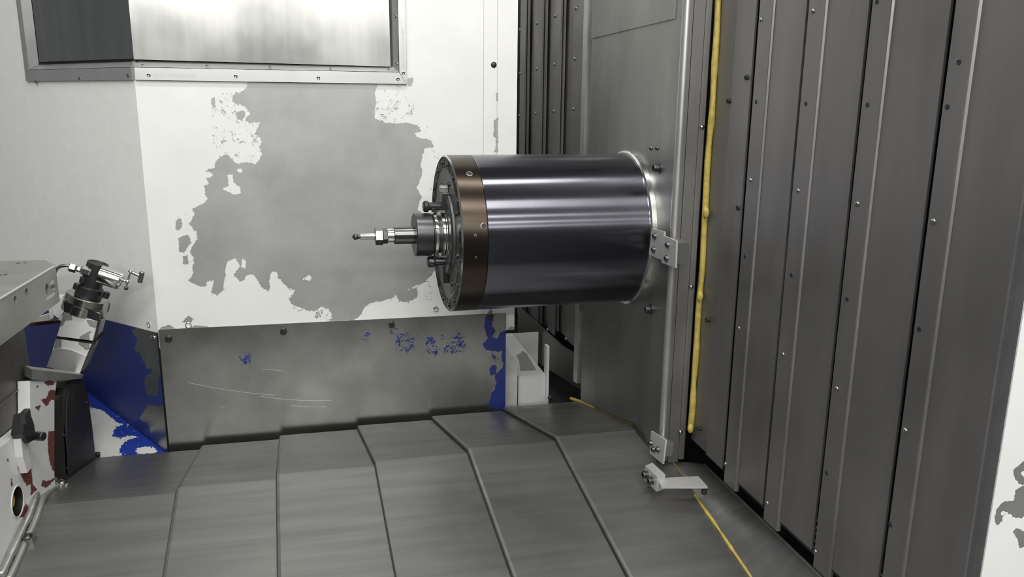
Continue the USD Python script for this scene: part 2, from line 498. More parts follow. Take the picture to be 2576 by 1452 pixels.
blue = [(1, Z7([(2360, 150), (2420, 140), (2410, 210), (2432, 250), (2405, 290), (2440, 300), (2460, 260), (2530, 235), (2530, 800), (2420, 775), (2380, 750), (2400, 680), (2440, 600), (2420, 560), (2455, 520), (2485, 490),
                (2472, 420), (2478, 382), (2430, 386), (2370, 380), (2345, 340), (2382, 300), (2358, 230)])), (1, Z7([(2388, 500), (2420, 470), (2442, 490), (2430, 545), (2395, 550)]))]
blue_specks = []
for u, v, r, b in ((1570, 290, 34, -.5), (1820, 320, 72, -.8), (1990, 318, 26, 0), (2005, 380, 30, .2), (2165, 335, 66, -.4), (750, 430, 36, .2), (1510, 410, 32, -2), (2090, 300, 24, -1), (1690, 420, 14, -2), (2090, 390, 20, -1), (1760, 260, 34, -1), (2420, 430, 26, -1), (730, 400, 50, -2.5), (1150, 470, 10, -2)):
    blue_specks.append((list(Point(340 + u / 2.683, 740 + v / 2.683).buffer(r / 2.683).exterior.coords), b))
worn = -sdf(g.vertices, blue, specks=blue_specks)
obj('kick_plate', g, 'blue_on_steel', wall_back, wear=worn, label='grey steel lower plate with leftovers of blue paint')
for q in (((470, 962), (540, 976), (640, 990), (690, 994)), ((655, 997), (720, 1005), (790, 1008), (835, 1007)), ((730, 1020), (770, 1023), (820, 1023)), ((660, 928), (690, 931), (720, 934)), ((557, 1023), (567, 1023.5))):
    obj('scratch', tube(smooth_path([ony(x, y, YB - .005) for x, y in q], 24) if len(q) > 2 else [ony(x, y, YB - .005) for x, y in q], .0006, 5), 'aluminium', wall_back)
for px_ in ((424, 853), (713, 834), (985, 817), (1232, 795)):
    obj('bolt', socket_head(ony(*px_, YB - .005), NB, .0095, .008), 'black_oxide', wall_back, smooth=40)

# ------------------------------------------------------------------ wall that turns away at 45 degrees on the left
wall_left = thing('wall_left', PL + np.array([-.4, .4, -1.0]), 'plain white wall turning away at the left corner', 'wall', 'structure')


def lpt(u, z, off=0.0):
    """u metres along the 45 degree wall away from the corner, off metres out of it"""
    return PL + np.array([-u, u, 0]) / math.sqrt(2) + np.array([0, 0, z]) - NL * off


def lgrid(u0, u1, z0, z1, step, off, thick):
    nu, nz = max(2, int((u1 - u0) / step)), max(2, int((z1 - z0) / step))
    Ug, Zg = np.meshgrid(np.linspace(u0, u1, nu), np.linspace(z0, z1, nz))
    v = np.array([lpt(a, b, off) for a, b in zip(Ug.ravel(), Zg.ravel())])
    i = np.arange(nu * nz).reshape(nz, nu)
    a, b, c, d = i[:-1, :-1].ravel(), i[:-1, 1:].ravel(), i[1:, 1:].ravel(), i[1:, :-1].ravel()
    f = np.vstack([np.stack([a, c, b], -1), np.stack([a, d, c], -1)])
    back = hull([lpt(a, b, o) for a in (u0, u1) for b in (z0, z1) for o in (off - .0004, off - thick)])
    return cat(tm(v, f), back)


zl = onl(330, 820)[2]
UWIN = math.hypot(*(onl(45, 40, .008)[:2] - PL[:2])) - .012
lw = cat(lgrid(0, 1.5, zl, ZWIN, .03, 0, .03), lgrid(UWIN, 1.5, ZWIN, TOP, .03, 0, .03))
obj('wall_sheet', lw, 'white_paint', wall_left)
g = lgrid(.002, 1.1, -1.1, zl, .005, .004, .006)


def Z3(pts):
    return zoomed(pts, 0, 600, 3.63)


def Z4(pts):
    return zoomed(pts, 0, 900, 2.63)


grey = [(1, Z3([(1195, 840), (1240, 900), (1255, 945), (1222, 990), (1245, 1030), (1280, 1050), (1310, 1120), (1345, 1195), (1385, 1190), (1375, 1250), (1345, 1340), (1330, 1420), (1420, 1440), (1440, 1270), (1700, 1255), (1700, 820), (1300, 800)])),
        (1, Z4([(920, 400), (985, 310), (1040, 320), (1250, 300), (1250, 640), (1070, 600), (1000, 520), (985, 450)])), (1, Z4([(955, 150), (975, 110), (1045, 95), (1050, 180), (1040, 240), (1000, 258), (965, 210)]))]
wr = sdf(g.vertices, grey); wr[-8:] = 20.0
obj('kick_plate', g, 'blue_on_steel', wall_left, wear=wr, label='lower plate painted blue, worn to steel beside the corner')
obj('insert_nut', lathe([(-.001, .008), (.0025, .008), (.003, .0055), (-.002, .005), (-.002, 1e-6)], 16, onl(375, 817), NLO), 'bright_steel', wall_left, smooth=40)
obj('bolt', dome_head(onl(385, 851, .004), NLO, .010, .006), 'bright_steel', wall_left, smooth=40)

# ------------------------------------------------------------------ blanked window that runs round the corner
window = thing('window_1', (-.1, YB, .05), 'window blanked with a stainless steel sheet in a screwed aluminium frame, wrapping the corner', 'window', 'structure')
FO = .008                                     # the frame stands this far out of the wall
zo = (ony(345, 202.5, YB - FO)[2] + ony(1020, 210, YB - FO)[2]) / 2
zm = (ony(345, 171, YB - FO)[2] + ony(1003, 181, YB - FO)[2]) / 2
zi = (ony(345, 153, YB + .012)[2] + ony(985, 168, YB + .012)[2]) / 2
xo, xm, xi = ony(1021, 100, YB - FO)[0], ony(1002, 100, YB - FO)[0], ony(986, 100, YB + .012)[0]
ysh = YB + .012
c45 = math.tan(math.radians(22.5))


def bs(x, z, y):                              # corner mitre of the back wall at the 45 degree edge
    return (PL[0] + (YB - y) * c45 if x is None else x, y, z)


obj('frame_strip', hull([bs(None, zo, YB - FO), (xo, YB - FO, zo), (xm, YB - FO, zm), bs(None, zm, YB - FO), bs(None, zo, YB), (xo, YB, zo), (xm, YB, zm), bs(None, zm, YB)]), 'aluminium', window)
obj('frame_strip', hull([(xo, YB - FO, zo + .001), (xm + .0012, YB - FO, zm + .001), (xm + .0012, YB - FO, TOP), (xo, YB - FO, TOP), (xo, YB, zo + .001), (xm + .0012, YB, zm + .001), (xm + .0012, YB, TOP), (xo, YB, TOP)]), 'aluminium', window)
obj('bevel_strip', hull([bs(None, zm + .0012, YB - FO + .001), (xm, YB - FO + .001, zm + .0012), (xi, ysh, zi), bs(None, zi, ysh), bs(None, zm, ysh + .004), (xm, ysh + .004, zm)]), 'aluminium', window)
obj('bevel_strip', hull([(xm, YB - FO + .001, zm + .002), (xi, ysh, zi + .001), (xi, ysh, TOP), (xm, YB - FO + .001, TOP), (xm, ysh + .004, zm), (xm, ysh + .004, TOP)]), 'aluminium', window)
xsh = ony(981, 60, YB + .010)[0]
zsh = (ony(345, 149, YB + .010)[2] + ony(978, 160, YB + .010)[2]) / 2
obj('seal', box(PL[0], xm, ysh - .0012, ysh + .004, zm, TOP), 'black_rubber', window)
shf = YB + .003                                # the sheet bulges a little over the seal
obj('blanking_sheet', hull([(PL[0] + .002, shf, zi + .004), (xi - .006, shf, zi - .001), (xi - .009, shf, TOP), (PL[0] + .002, shf, TOP), (PL[0] + .002, ysh, zi + .004), (xi - .006, ysh, zi), (xi - .009, ysh, TOP), (PL[0] + .002, ysh, TOP)]),
    'window_steel', window)
# left leg on the 45 degree wall
lo_u = math.hypot(*(onl(62, 213, FO)[:2] - PL[:2])) 
lz_o = (onl(62, 213, FO)[2] + onl(335, 203, FO)[2]) / 2
lz_m = (onl(74, 187, FO)[2] + onl(332, 171, FO)[2]) / 2
lm_u = math.hypot(*(onl(52, 0, FO)[:2] - PL[:2]))
li_u = math.hypot(*(onl(64, 0, FO)[:2] - PL[:2]))


def lhull(pts):
    return hull([lpt(*p) for p in pts])


uo = math.hypot(*(onl(45, 40, FO)[:2] - PL[:2])); um = uo - .022; ui = um - .024
lz_o = zo; lz_m = zm; lz_i = zi
obj('frame_strip', lhull([(0, lz_o, FO), (uo, lz_o, FO), (um, lz_m, FO), (0, lz_m, FO), (0, lz_o, 0), (uo, lz_o, 0), (um, lz_m, 0), (0, lz_m, 0)]), 'aluminium', window)
obj('frame_strip', lhull([(uo, lz_o + .001, FO), (um, lz_m + .001, FO), (um, TOP, FO), (uo, TOP, FO), (uo, lz_o + .001, 0), (um, lz_m + .001, 0), (um, TOP, 0), (uo, TOP, 0)]), 'aluminium', window)
obj('bevel_strip', lhull([(.004, lz_m + .001, FO - .001), (um, lz_m + .001, FO - .001), (ui, lz_i, -.012), (.004, lz_i, -.012), (.004, lz_m, -.016), (um, lz_m, -.016)]), 'aluminium', window)
obj('bevel_strip', lhull([(um - .001, lz_m + .002, FO - .001), (ui, lz_i, -.010), (ui, TOP, -.010), (um - .001, TOP, FO - .001), (um, lz_m, -.016), (um, TOP, -.016)]), 'aluminium', window)
obj('seal', lhull([(a, b, c) for a in (0, um) for b in (lz_m, TOP) for c in (-.0108, -.016)]), 'black_rubber', window)
obj('blanking_sheet', lhull([(a, b, c) for a in (.002, ui - .016) for b in (lz_i + .006, TOP) for c in (-.004, -.0115)]), 'window_steel', window)
for px_ in ((374, 189), (593, 192), (801, 196), (1001, 199), (1015, 184)):
    obj('screw', lathe([(-.0005, .0048), (.0012, .0046), (.0016, .0036), (.0006, .0022), (.0004, 1e-6)], 14, ony(*px_, YB - FO), NB), 'bolt_steel', window, smooth=40)
nb = np.array([0, -math.sin(math.radians(45)), math.sin(math.radians(45))])
for px_ in ((359.5, 165), (521, 167), (679, 170), (831, 173), (977, 176)):
    obj('screw', lathe([(-.001, .0036), (.002, .0034), (.0024, .0026), (.001, .0016), (.001, 1e-6)], 12, ony(*px_, YB - .001), nb), 'bolt_steel', window, smooth=40)
nr = np.array([-.7, -.7, 0])
for px_ in ((995, 41), (997.5, 161)):
    obj('screw', lathe([(-.002, .0036), (.002, .0034), (.0024, .0026), (.001, .0016), (.001, 1e-6)], 12, ony(*px_, YB - .001), nr), 'bolt_steel', window, smooth=40)
for px_ in ((61, 55), (73, 168)):
    obj('screw', dome_head(onl(*px_, .001), NLO - np.array([-.4, .4, 0]), .004), 'bolt_steel', window, smooth=40)
for px_ in ((90, 206), (200, 198), (322, 190)):
    obj('screw', dome_head(onl(*px_, FO), NLO, .005, .002), 'bolt_steel', window, smooth=40)
# faint mill stamp on two strips
t = meshkit.text_mesh('062Y-F0S1S0408F', .0088, .0002)
v = t.vertices
s0 = ony(386, 193, YB - FO)
obj('stamp', tm(np.stack([s0[0] + v[:, 0] * .92, YB - FO - .0001 - v[:, 2], s0[2] + v[:, 1]], -1), t.faces[:, ::-1]), 'stamp_ink', window, label='faint grey mill stamp')
s0 = ony(1019, 172, YB - FO)
obj('stamp', tm(np.stack([s0[0] - v[:, 1], YB - FO - .0001 - v[:, 2], s0[2] + v[:, 0] * .92], -1), t.faces[:, ::-1]), 'stamp_ink', window, label='faint grey mill stamp')

# ------------------------------------------------------------------ floor: telescoping way-cover plates with a ridge
floor = thing('floor', (0, R0, -1.0), 'ridged machine floor of overlapping brushed steel way-cover plates', 'floor', 'structure')
SEAM = [-1.10, -.360, -.145, .077, .297, .515, .77]
LEAN = .052


def fz(k):
    return -.79 - .012 * (5 - k)


def ftop(k, Y):
    return fz(k) - TAN * abs(Y - R0)


YN, YF = .90, 2.243
for k in range(6):
    sec = []
    for Y in (YN, R0 - .004, R0, R0 + .004, YF):
        z = ftop(k, Y) - (.0004 if Y == R0 else 0)
        dx = -(Y - R0) * LEAN
        xl = SEAM[k] + dx
        xr = (SEAM[k + 1] + dx + .05) if k < 5 else (.771 if Y < R0 - .001 else .736)
        b = .007
        sec.append([(xl + .0015, Y, z - .008), (xl, Y, z - .0045), (xl + b * .25, Y, z - .0015), (xl + b, Y, z), (xr, Y, z), (xr, Y, z - .009)])
    v = np.array(sec).reshape(-1, 3)
    n = 6
    f = []
    for i in range(4):
        for j in range(n):
            q = (j + 1) % n
            f += [(i * n + j, (i + 1) * n + q, i * n + q), (i * n + j, (i + 1) * n + j, (i + 1) * n + q)]
    for i, fl in ((0, False), (4, True)):
        for j in range(1, n - 1):
            f.append((i * n, i * n + j, i * n + j + 1) if not fl else (i * n, i * n + j + 1, i * n + j))
    g = tm(v, f); g.fix_normals()
    p = obj('cover_plate', g, 'floor_steel', floor)
    # flange that closes the far end
    dx = -(YF - R0) * LEAN
    xr = (SEAM[k + 1] + dx) if k < 5 else .735
    z = ftop(k, YF)
    obj('end_flange', box(SEAM[k] + dx + .001, xr, YF - .004, YF - .0005, z - .05, z - .004), 'sheet_steel', p)
    if k:
        v = []
        for Y in (YN, R0, YF - .002):
            x = SEAM[k] - (Y - R0) * LEAN
            z = ftop(k, Y)
            v.append([(x - .0012, Y, z - .0125), (x - .0012, Y, z - .006), (x + .012, Y, z - .006), (x + .012, Y, z - .0125)])
        obj('wiper_lip', cat(hull(np.array(v[:2]).reshape(-1, 3)), hull(np.array(v[1:]).reshape(-1, 3))), 'black_rubber', p, label='black rubber wiper under the plate edge')
obj('bed', box(-1.3, 1.0, .7, 3.7, -1.12, -1.06), 'dark_recess', floor)

# sloping tray between the floor and the 45 degree wall
A, B, C = onl(412, 1136, .004), onl(214, 981, .004), ony(238, 1150, 2.262)
n = np.cross(B - A, C - A); n /= np.linalg.norm(n)
D = onp(150, 1060, A, n)
E_ = ony(425, 1138, 2.25); E_ = E_ + n * np.dot(A - E_, n)
tri = [A + (A - B) * .1, B + (B - A) * .35, D + (D - A) * .2, C + (C - A) * .15, E_]
g = fine(slab(tri, -n * np.sign(n[2]) * .004), .008)


def Z4p(pts):
    return zoomed(pts, 0, 900, 2.63)


white = [(1, Z4p([(560, 330), (640, 335), (700, 365), (735, 400), (770, 430), (820, 440), (760, 470), (745, 520), (790, 530), (870, 515), (910, 525), (820, 560), (790, 610), (800, 650), (640, 680), (400, 700), (400, 330)])),
         (1, Z4p([(900, 600), (960, 585), (1010, 598), (1040, 620), (1000, 640), (910, 640)]))]
obj('chip_tray', g, 'blue_on_white', floor, wear=sdf(g.vertices, white, specks=[(Z4p([(560, 300), (880, 430), (1000, 640), (640, 660)]), -3)]), label='sloping tray painted blue, worn to white')

# ------------------------------------------------------------------ right wall: vertical slat covers
wall_right = thing('wall_right', (.8, 1.2, -1.0), 'right wall of grey overlapping vertical steel cover slats', 'wall', 'structure')
XP, XBAND = .800, .7962
BANDS = [(1.424, 1.384), (1.262, 1.222), (1.096, 1.060), (.928, .896)]


def zprism(poly_xy, z0, z1):
    g = prism(poly_xy, 2, z0, z1)
    g.fix_normals()
    return g


ZPB, ZBB = -.757, -.779
first = zprism([(XP + .004, 1.600), (XP + .002, 1.600), (XP + .002, 1.522), (XP - .003, 1.512), (XP - .003, 1.4385), (XP + .001, 1.4385)], ZPB, TOP)
slats = [obj('cover_slat', first, 'slat_steel', wall_right)]
for i, (yf, yn) in enumerate(BANDS):
    ye = BANDS[i + 1][0] + .0135 if i < 3 else .786
    panel = zprism([(XP, yn - .008), (XP, ye), (XP + .004, ye), (XP + .004, yn - .008)], ZPB, TOP)
    band = zprism([(XBAND, yf), (XBAND, yn - .005), (XBAND + .0008, yn - .0065), (XP, yn - .0085), (XP + .004, yn - .009), (XBAND + .004, yn - .003), (XBAND + .004, yf - .003), (XP + .012, yf - .003), (XP + .012, yf)], ZBB, TOP)
    slats.append(obj('cover_slat', cat(panel, band), 'slat_steel', wall_right))
rivets = [[(1914, 50, 1), (1902, 256, 0), (1888, 453, 1), (1874, 645, 0), (1859, 826, 1), (1825, 1167, 1)], [(2045, 28, 1), (2027, 260, 0), (2008, 480, 1), (1991, 692, 0), (1970, 892, 1), (1930, 1266, 1)],
          [(2206, 4, 0), (2182, 263, 0), (2157, 513, 1), (2131, 752, 0), (2105, 978, 1), (2080, 1190, 0), (2051, 1388, 1)], [(2412, 155, 0), (2383, 268, 0), (2348, 557, 1), (2312, 828, 0), (2277, 1083, 1), (2240, 1320, 0)]]
for sl, rs in zip(slats[1:], rivets):
    for x, y, bright in rs:
        c = onx(x, y, XBAND)
        if bright:
            obj('screw', dome_head(c, NX, .0042, .003), 'bolt_steel', sl, smooth=40)
        else:
            obj('screw', button_socket(c, NX, .0044, .0012), 'dark_steel', sl, smooth=40)
for x, y in ((1880, 195), (1834, 254), (1858, 523), (1780, 805), (1758, 1078)):
    c = onx(x, y, XP - .003)
    obj('screw', lathe([(-.004, .0055), (.004, .005), (.005, .003), (.002, .0024), (.002, 1e-6)], 14, c, NX), 'black_oxide', slats[0], smooth=40)
# slats beyond the carriage, further away
FAR = [(3.358, 3.268), (3.110, 3.000), (2.843, 2.755), (2.608, 2.500)]
prev = 3.62
for i, (yf, yn) in enumerate(FAR):
    ye = FAR[i + 1][0] + .03 if i < 3 else 2.30
    zb = -.80 - ((yf + yn) / 2 - 2.58) * .135
    band = box(XBAND, XBAND + .006, yn, yf, zb - .01, TOP, .001)
    panel = box(XP + .016, XP + .02, ye, yn + .02, zb + .01, TOP)
    mid = box(XP + .004, XP + .010, ye + .10, ye + .17, zb + .01, TOP, .001) if i < 3 else None
    sl = obj('cover_slat', cat(band, panel, box(XBAND + .005, XP + .018, yn + .02, yn + .03, zb, TOP), mid), 'slat_steel', wall_right)
    for x, y in [[(1308, 75), (1309, 184), (1307, 291)], [(1351, 59), (1350, 174), (1348, 285), (1338, 808)], [(1397, 41), (1395, 162), (1393, 280), (1378, 830)], [(1449, 21), (1446, 148), (1443, 274), (1424, 853)]][i]:
        obj('screw', dome_head(onx(x, y, XBAND), NX, .0062, .005), 'bolt_steel', sl, smooth=40)
obj('backing', cat(box(.895, .905, .80, 3.7, -1.06, TOP), box(.79, .905, 3.7, 3.72, -1.06, TOP)), 'dark_recess', wall_right)
obj('end_sheet', box(-.7, .789, 3.70, 3.71, -1.06, TOP), 'white_paint', wall_right)
ZSK = -.757                                   # top of the skirt along the foot of the slats
ZSK = -.836
yy = np.linspace(.80, 1.62, 14)
lo_ = np.stack([np.full(14, .771), yy, -.822 - (1.62 - yy) * .2268], -1)
hi_ = np.stack([np.full(14, .850), yy, np.full(14, ZSK)], -1)
v = np.vstack([lo_, lo_ * .5 + hi_ * .5 + [0, 0, .002], hi_, lo_ - [0, 0, .01], lo_ * .5 + hi_ * .5 - [0, 0, .01], hi_ - [0, 0, .01]])
f = []
for k_ in range(2):
    for i in range(13):
        a_, b_, c_, d_ = k_ * 14 + i, k_ * 14 + i + 1, (k_ + 1) * 14 + i + 1, (k_ + 1) * 14 + i
        f += [(a_, d_, b_), (b_, d_, c_), (a_ + 42, b_ + 42, d_ + 42), (b_ + 42, c_ + 42, d_ + 42)]
for i in range(13):
    f += [(i, i + 1, i + 43), (i, i + 43, i + 42), (28 + i, 28 + i + 43, 28 + i + 1), (28 + i, 28 + i + 42, 28 + i + 43)]
obj('ledge', tm(v, f), 'floor_steel', wall_right, smooth=40)
obj('ledge_edge', box(.8485, .8515, .80, 1.62, ZSK - .002, ZSK + .0018), 'edge_steel', wall_right)
for j in range(6):
    z = ZSK + .012 + .014 * j
    obj('wiper_rail', box(.868, .895, .80, 1.66, z - .004, z + .003, .001), 'sheet_steel', wall_right)
yd = 2.262
obj('skirt', prism([(yd, -.90), (3.3, -1.06), (3.3, -.86), (2.60, -.835), (yd, -.79)], 0, .786, .792), 'sheet_steel', wall_right)
e0, e1 = onx(2519, 900, .80), onx(2555, 900, .83)
obj('door_seal', zprism([(.8005, .7862), (.814, .7890), (.816, .7905), (.834, .7905), (.834, .802), (.80, .802)], -1.06, TOP), 'seal_grey', wall_right, label='dark rubber seal beside the white post')

# white post at the right end
post_t = thing('wall_front', (.95, .80, -1.0), 'glossy white enclosure post with chipped paint at the near right end', 'wall', 'structure')
ypf = e1[1]
g = face_grid(.831, 1.25, -1.06, TOP, ypf, .006, .004)


def Z6(pts):
    return zoomed(pts, 2400, 1050, 3.61)


chips = [(1, Z6([(605, 390), (660, 410), (660, 480), (620, 475), (600, 500), (610, 530), (660, 560), (660, 640), (600, 610), (560, 575), (550, 540), (532, 505), (550, 460), (600, 435)])),
         (1, Z6([(660, 640), (590, 640), (550, 670), (550, 760), (525, 775), (480, 752), (435, 780), (390, 820), (385, 875), (360, 890), (370, 955), (395, 985), (435, 970), (440, 925), (465, 912), (425, 895), (418, 865), (450, 850), (500, 870), (555, 905), (610, 920), (660, 905)])),
         (1, Z6([(520, 1010), (545, 1000), (600, 1030), (660, 1040), (660, 1200), (625, 1165), (605, 1160), (610, 1205), (590, 1195), (580, 1110), (545, 1060)]))]
obj('post', g, 'post_paint', post_t, wear=sdf(g.vertices, chips, specks=[(Z6([(430, 880), (600, 930), (620, 1020), (500, 1010), (440, 980)]), -4.2)]))

# ------------------------------------------------------------------ carriage cover that carries the spindle
cc = thing('carriage_cover', (.76, 1.9, -.9), 'grey steel carriage cover with a horizontal lap seam behind the spindle head', 'machine cover')
zs = -.905
obj('panel', prism([(1.618, TOP), (2.212, TOP), (2.212, -.886), (1.77, -.784), (1.745, -.784), (1.70, -.80), (1.618, -.815)], 0, .730, .745), 'sheet_steel', cc)
obj('panel', prism([(1.654, TOP), (2.210, TOP), (2.210, .183), (1.654, .1825)], 0, .7265, .7298), 'sheet_steel', cc)
obj('edge_strip', prism([(2.250, TOP), (2.288, TOP), (2.288, -.85), (2.250, -.845)], 0, .728, .765), 'edge_steel', cc)
obj('groove', box(.745, .765, 2.205, 2.26, -.89, TOP), 'slat_steel', cc)
obj('corner_edge', cyl((.7395, 1.6195, -.755), (.7395, 1.6195, TOP), .0098, 24), 'edge_steel', cc, smooth=40)
obj('side_strip', box(.741, .7495, 1.610, 1.64, -.812, TOP), 'slat_steel', cc)
obj('side_strip', box(.7508, .777, 1.609, 1.64, -.818, TOP, .0008), 'slat_steel', cc)
obj('side_strip', box(.777, .7915, 1.605, 1.64, -.812, TOP, .003), 'slat_steel', cc)
obj('core', box(.746, .79, 1.63, 2.25, -.76, TOP), 'dark_recess', cc)
for x, y in ((1766, 320), (1739, 722), (1712, 1087)):
    obj('screw', dome_head(ony(x, y, 1.605), NB, .0052, .004), 'bolt_steel', cc, smooth=40)
for x, y in ((1638, 373), (1653, 373)):
    obj('screw', dome_head(onx(x, y, .73), NX, .0062, .005), 'dark_steel', cc, smooth=40)
for x, y in ((1659, 423), (1638, 778)):
    c = onx(x, y, .73)
    obj('bolt', cat(lathe([(-.001, .0125), (.003, .0125), (.004, .011)], 18, c, NX), socket_head(c + np.array([-.003, 0, 0]), NX, .0088, .012)), 'dark_steel', cc, smooth=40)

# yellow seal beads
pts = [(1808, -20), (1803, 90), (1797, 180), (1794, 250), (1787, 330), (1781, 400), (1776, 500), (1771, 590), (1766, 690), (1758, 770), (1753, 860), (1746, 960), (1741, 1040), (1736, 1082)]
b_ = [onx(x, y, .796) for x, y in pts]
path = smooth_path([b_[0] + [0, 0, .6], b_[0] + [0, 0, .3]] + b_, 140)
path += .0012 * (meshkit.noise(np.outer(np.linspace(0, 26, 140), [1, 0, 0]) + np.array([0, .3, .3]))[:, None] - .5) * np.array([1, 1, 0])
rad = .0062 * (.82 + .4 * meshkit.noise(np.outer(np.linspace(0, 40, 140), [1, 0, 0]), 5))
ys = thing('sealant_bead', path[-1], 'long upright yellow sealant bead between carriage cover and slats', 'sealant')
obj('bead', tube(path, rad, 10), 'yellow_seal', ys, smooth=True)
obj('stain', tube(path + np.array([.002, .006, 0]), .0068, 8), 'brown_seal', ys, smooth=True, label='brown stain beside the bead')
for x, y in ((1776, 535), (1761, 745), (1737, 1078)):
    obj('drip', trimesh.creation.icosphere(2, .007).apply_transform(np.diag([1, 1, 1.7, 1])).apply_translation(onx(x, y, .791)), 'yellow_seal', ys, smooth=True)


def fl5(x, y, up=.0):
    k = 5
    P = np.array([0, R0, fz(k) + up])
    a, b = onp(x, y, P, np.array([0, -TAN, 1.0])), onp(x, y, P, np.array([0, TAN, 1.0]))
    return a if a[1] < R0 else b


path = smooth_path([fl5(x, y, .002) for x, y in ((1748, 1245), (1770, 1278), (1800, 1320), (1830, 1365), (1862, 1412), (1905, 1475))], 60)
rad = .0036 * (.7 + .6 * meshkit.noise(np.outer(np.linspace(0, 18, 60), [1, 0, 0]), 3))
fb = thing('sealant_bead', path[0], 'yellow sealant bead on the near floor along the skirt', 'sealant')
obj('bead', tube(path, rad, 8), 'yellow_seal', fb, smooth=True)
path = smooth_path([fl5(x, y, .001) for x, y in ((1688, 1156), (1712, 1190), (1735, 1224), (1749, 1246))], 24)
obj('bead', tube(path, .0024, 8), 'brown_seal', fb, smooth=True, label='darkened end of the bead')
path = smooth_path([fl5(x, y, .003) for x, y in ((1436, 1003), (1455, 1009), (1476, 1017), (1497, 1026))], 24)
bb = thing('sealant_bead', path[0], 'short yellow sealant bead at the rear foot of the carriage cover', 'sealant')
obj('bead', tube(path, .0055, 8), 'yellow_seal', bb, smooth=True)
path = smooth_path([fl5(x, y, .003) for x, y in ((1497, 1026), (1530, 1040), (1565, 1055), (1600, 1073))], 24)
obj('bead', tube(path, .005, 8), 'brown_seal', bb, smooth=True, label='brown darkened stretch of the bead')
path = [fl5(1596, 1070, .004), fl5(1612, 1083, .004), fl5(1630, 1102, .004), fl5(1643, 1120, .004)]
obj('floor_wiper', tube(path, [.008, .013, .015, .012], 8), 'black_rubber', None, label=None)
tag(stage.GetPrimAtPath('/World/floor_wiper'), 'black rubber wiper lip at the rear foot of the carriage cover', 'wiper')

# ------------------------------------------------------------------ spindle head
# built along x about the centre of its front face, then turned 3 degrees about the vertical like the floor plates
SX0, SY, SZ, SR, SX1 = .2635, 1.860, -.2992, .185, .7215
TURN = math.radians(3.064)
PIV = np.array([SX0, SY, SZ])
RM = np.array([[math.cos(TURN), -math.sin(TURN), 0], [math.sin(TURN), math.cos(TURN), 0], [0, 0, 1]])
AX = (1, 0, 0)


def spun(mesh):
    mesh = mesh.copy(); mesh.vertices = (mesh.vertices - PIV) @ RM.T + PIV; return mesh


def sobj(name, mesh, look, parent, **kw):
    return obj(name, spun(mesh), look, parent, **kw)


def on_cyl(x, y):
    """point and normal of the housing (before turning) seen at a measured spot"""
    d = RM.T @ ray(x, y)
    o = RM.T @ (-PIV)
    a, b, c = d[1] ** 2 + d[2] ** 2, 2 * (o[1] * d[1] + o[2] * d[2]), o[1] ** 2 + o[2] ** 2 - SR ** 2
    q = o + d * ((-b - math.sqrt(b * b - 4 * a * c)) / (2 * a))
    N = np.array([0, q[1], q[2]])
    return q + PIV, N / np.linalg.norm(N)


def sp(x):
    return (x, SY, SZ)


sh = thing('spindle_head', (.5, SY, SZ), 'large polished steel spindle head with a bronze-toned front ring', 'spindle')
xring = on_cyl(1228, 590)[0][0]
sobj('housing', lathe([(xring, SR - .012), (xring + .0005, SR - .0008), (xring + .0015, SR), (SX1, SR)], 160, sp(0), AX), 'ground_steel', sh, smooth=30)
fr_path = sobj('front_ring', lathe([(SX0 + .001, SR - .03), (SX0 + .001, SR - .0035), (SX0 + .0028, SR - .0004), (SX0 + .004, SR - .0002), (xring - .0008, SR - .0002), (xring - .0002, SR - .004)], 160, sp(0), AX, caps=False), 'bronze_ring', sh, smooth=30)
sobj('rim_edge', lathe([(SX0 + .0004, SR - .0042), (SX0 + .0002, SR - .0036), (SX0 + .0030, SR + .0001), (SX0 + .0036, SR - .0003)], 160, sp(0), AX, caps=False), 'bright_steel', sh, smooth=30)
PX = np.array([SX1, SY, SZ])
pc = (PX - PIV) @ RM.T + PIV
obj('rear_flange', lathe([(.716, SR - .012), (.716, SR + .003), (.719, SR + .0075), (.731, SR + .0085)], 160, (0, pc[1] - .0005, SZ), AX), 'bright_steel', sh, smooth=30)
face = lathe([(SX0 - .004, .050), (SX0 - .004, .092), (SX0 + .000, .098), (SX0 + .004, .100), (SX0 + .004, .148), (SX0 + .001, .156), (SX0 + .001, SR - .004), (SX0 + .004, SR - .003)], 120, sp(0), AX, caps=False)
fp_path = sobj('face_plate', face, 'spindle_face', sh, smooth=25)
sobj('nose', lathe([(SX0 - .006, .050), (SX0 - .006, .066), (SX0 - .004, .070), (SX0 - .002, .082)], 72, sp(0), AX), 'bolt_steel', sh, smooth=25)


def rim(ang, r):
    return np.array([0, SY - r * math.cos(math.radians(ang)), SZ + r * math.sin(math.radians(ang))])


for i in range(16):
    c = rim(11 + 22.5 * i, .169); c[0] = SX0 + .001
    sobj('bolt', socket_head(c, NX, .0052, .003), 'dark_steel', fp_path, smooth=40)
for i in range(8):
    c = rim(30 + 45 * i, .124); c[0] = SX0 + .004
    sobj('bolt', socket_head(c, NX, .0065, .004), 'dark_steel', fp_path, smooth=40)


def radial_box(ang, r0, r1, w, x0, x1, b=.002):
    g = box(x0, x1, r0, r1, -w / 2, w / 2, b)
    a = math.radians(ang)
    v = g.vertices.copy()
    rr, ww = v[:, 1].copy(), v[:, 2].copy()
    v[:, 1] = SY - rr * math.cos(a) - ww * math.sin(a)
    v[:, 2] = SZ + rr * math.sin(a) - ww * math.cos(a)
    g = trimesh.Trimesh(v, g.faces, process=False); g.fix_normals(); return g


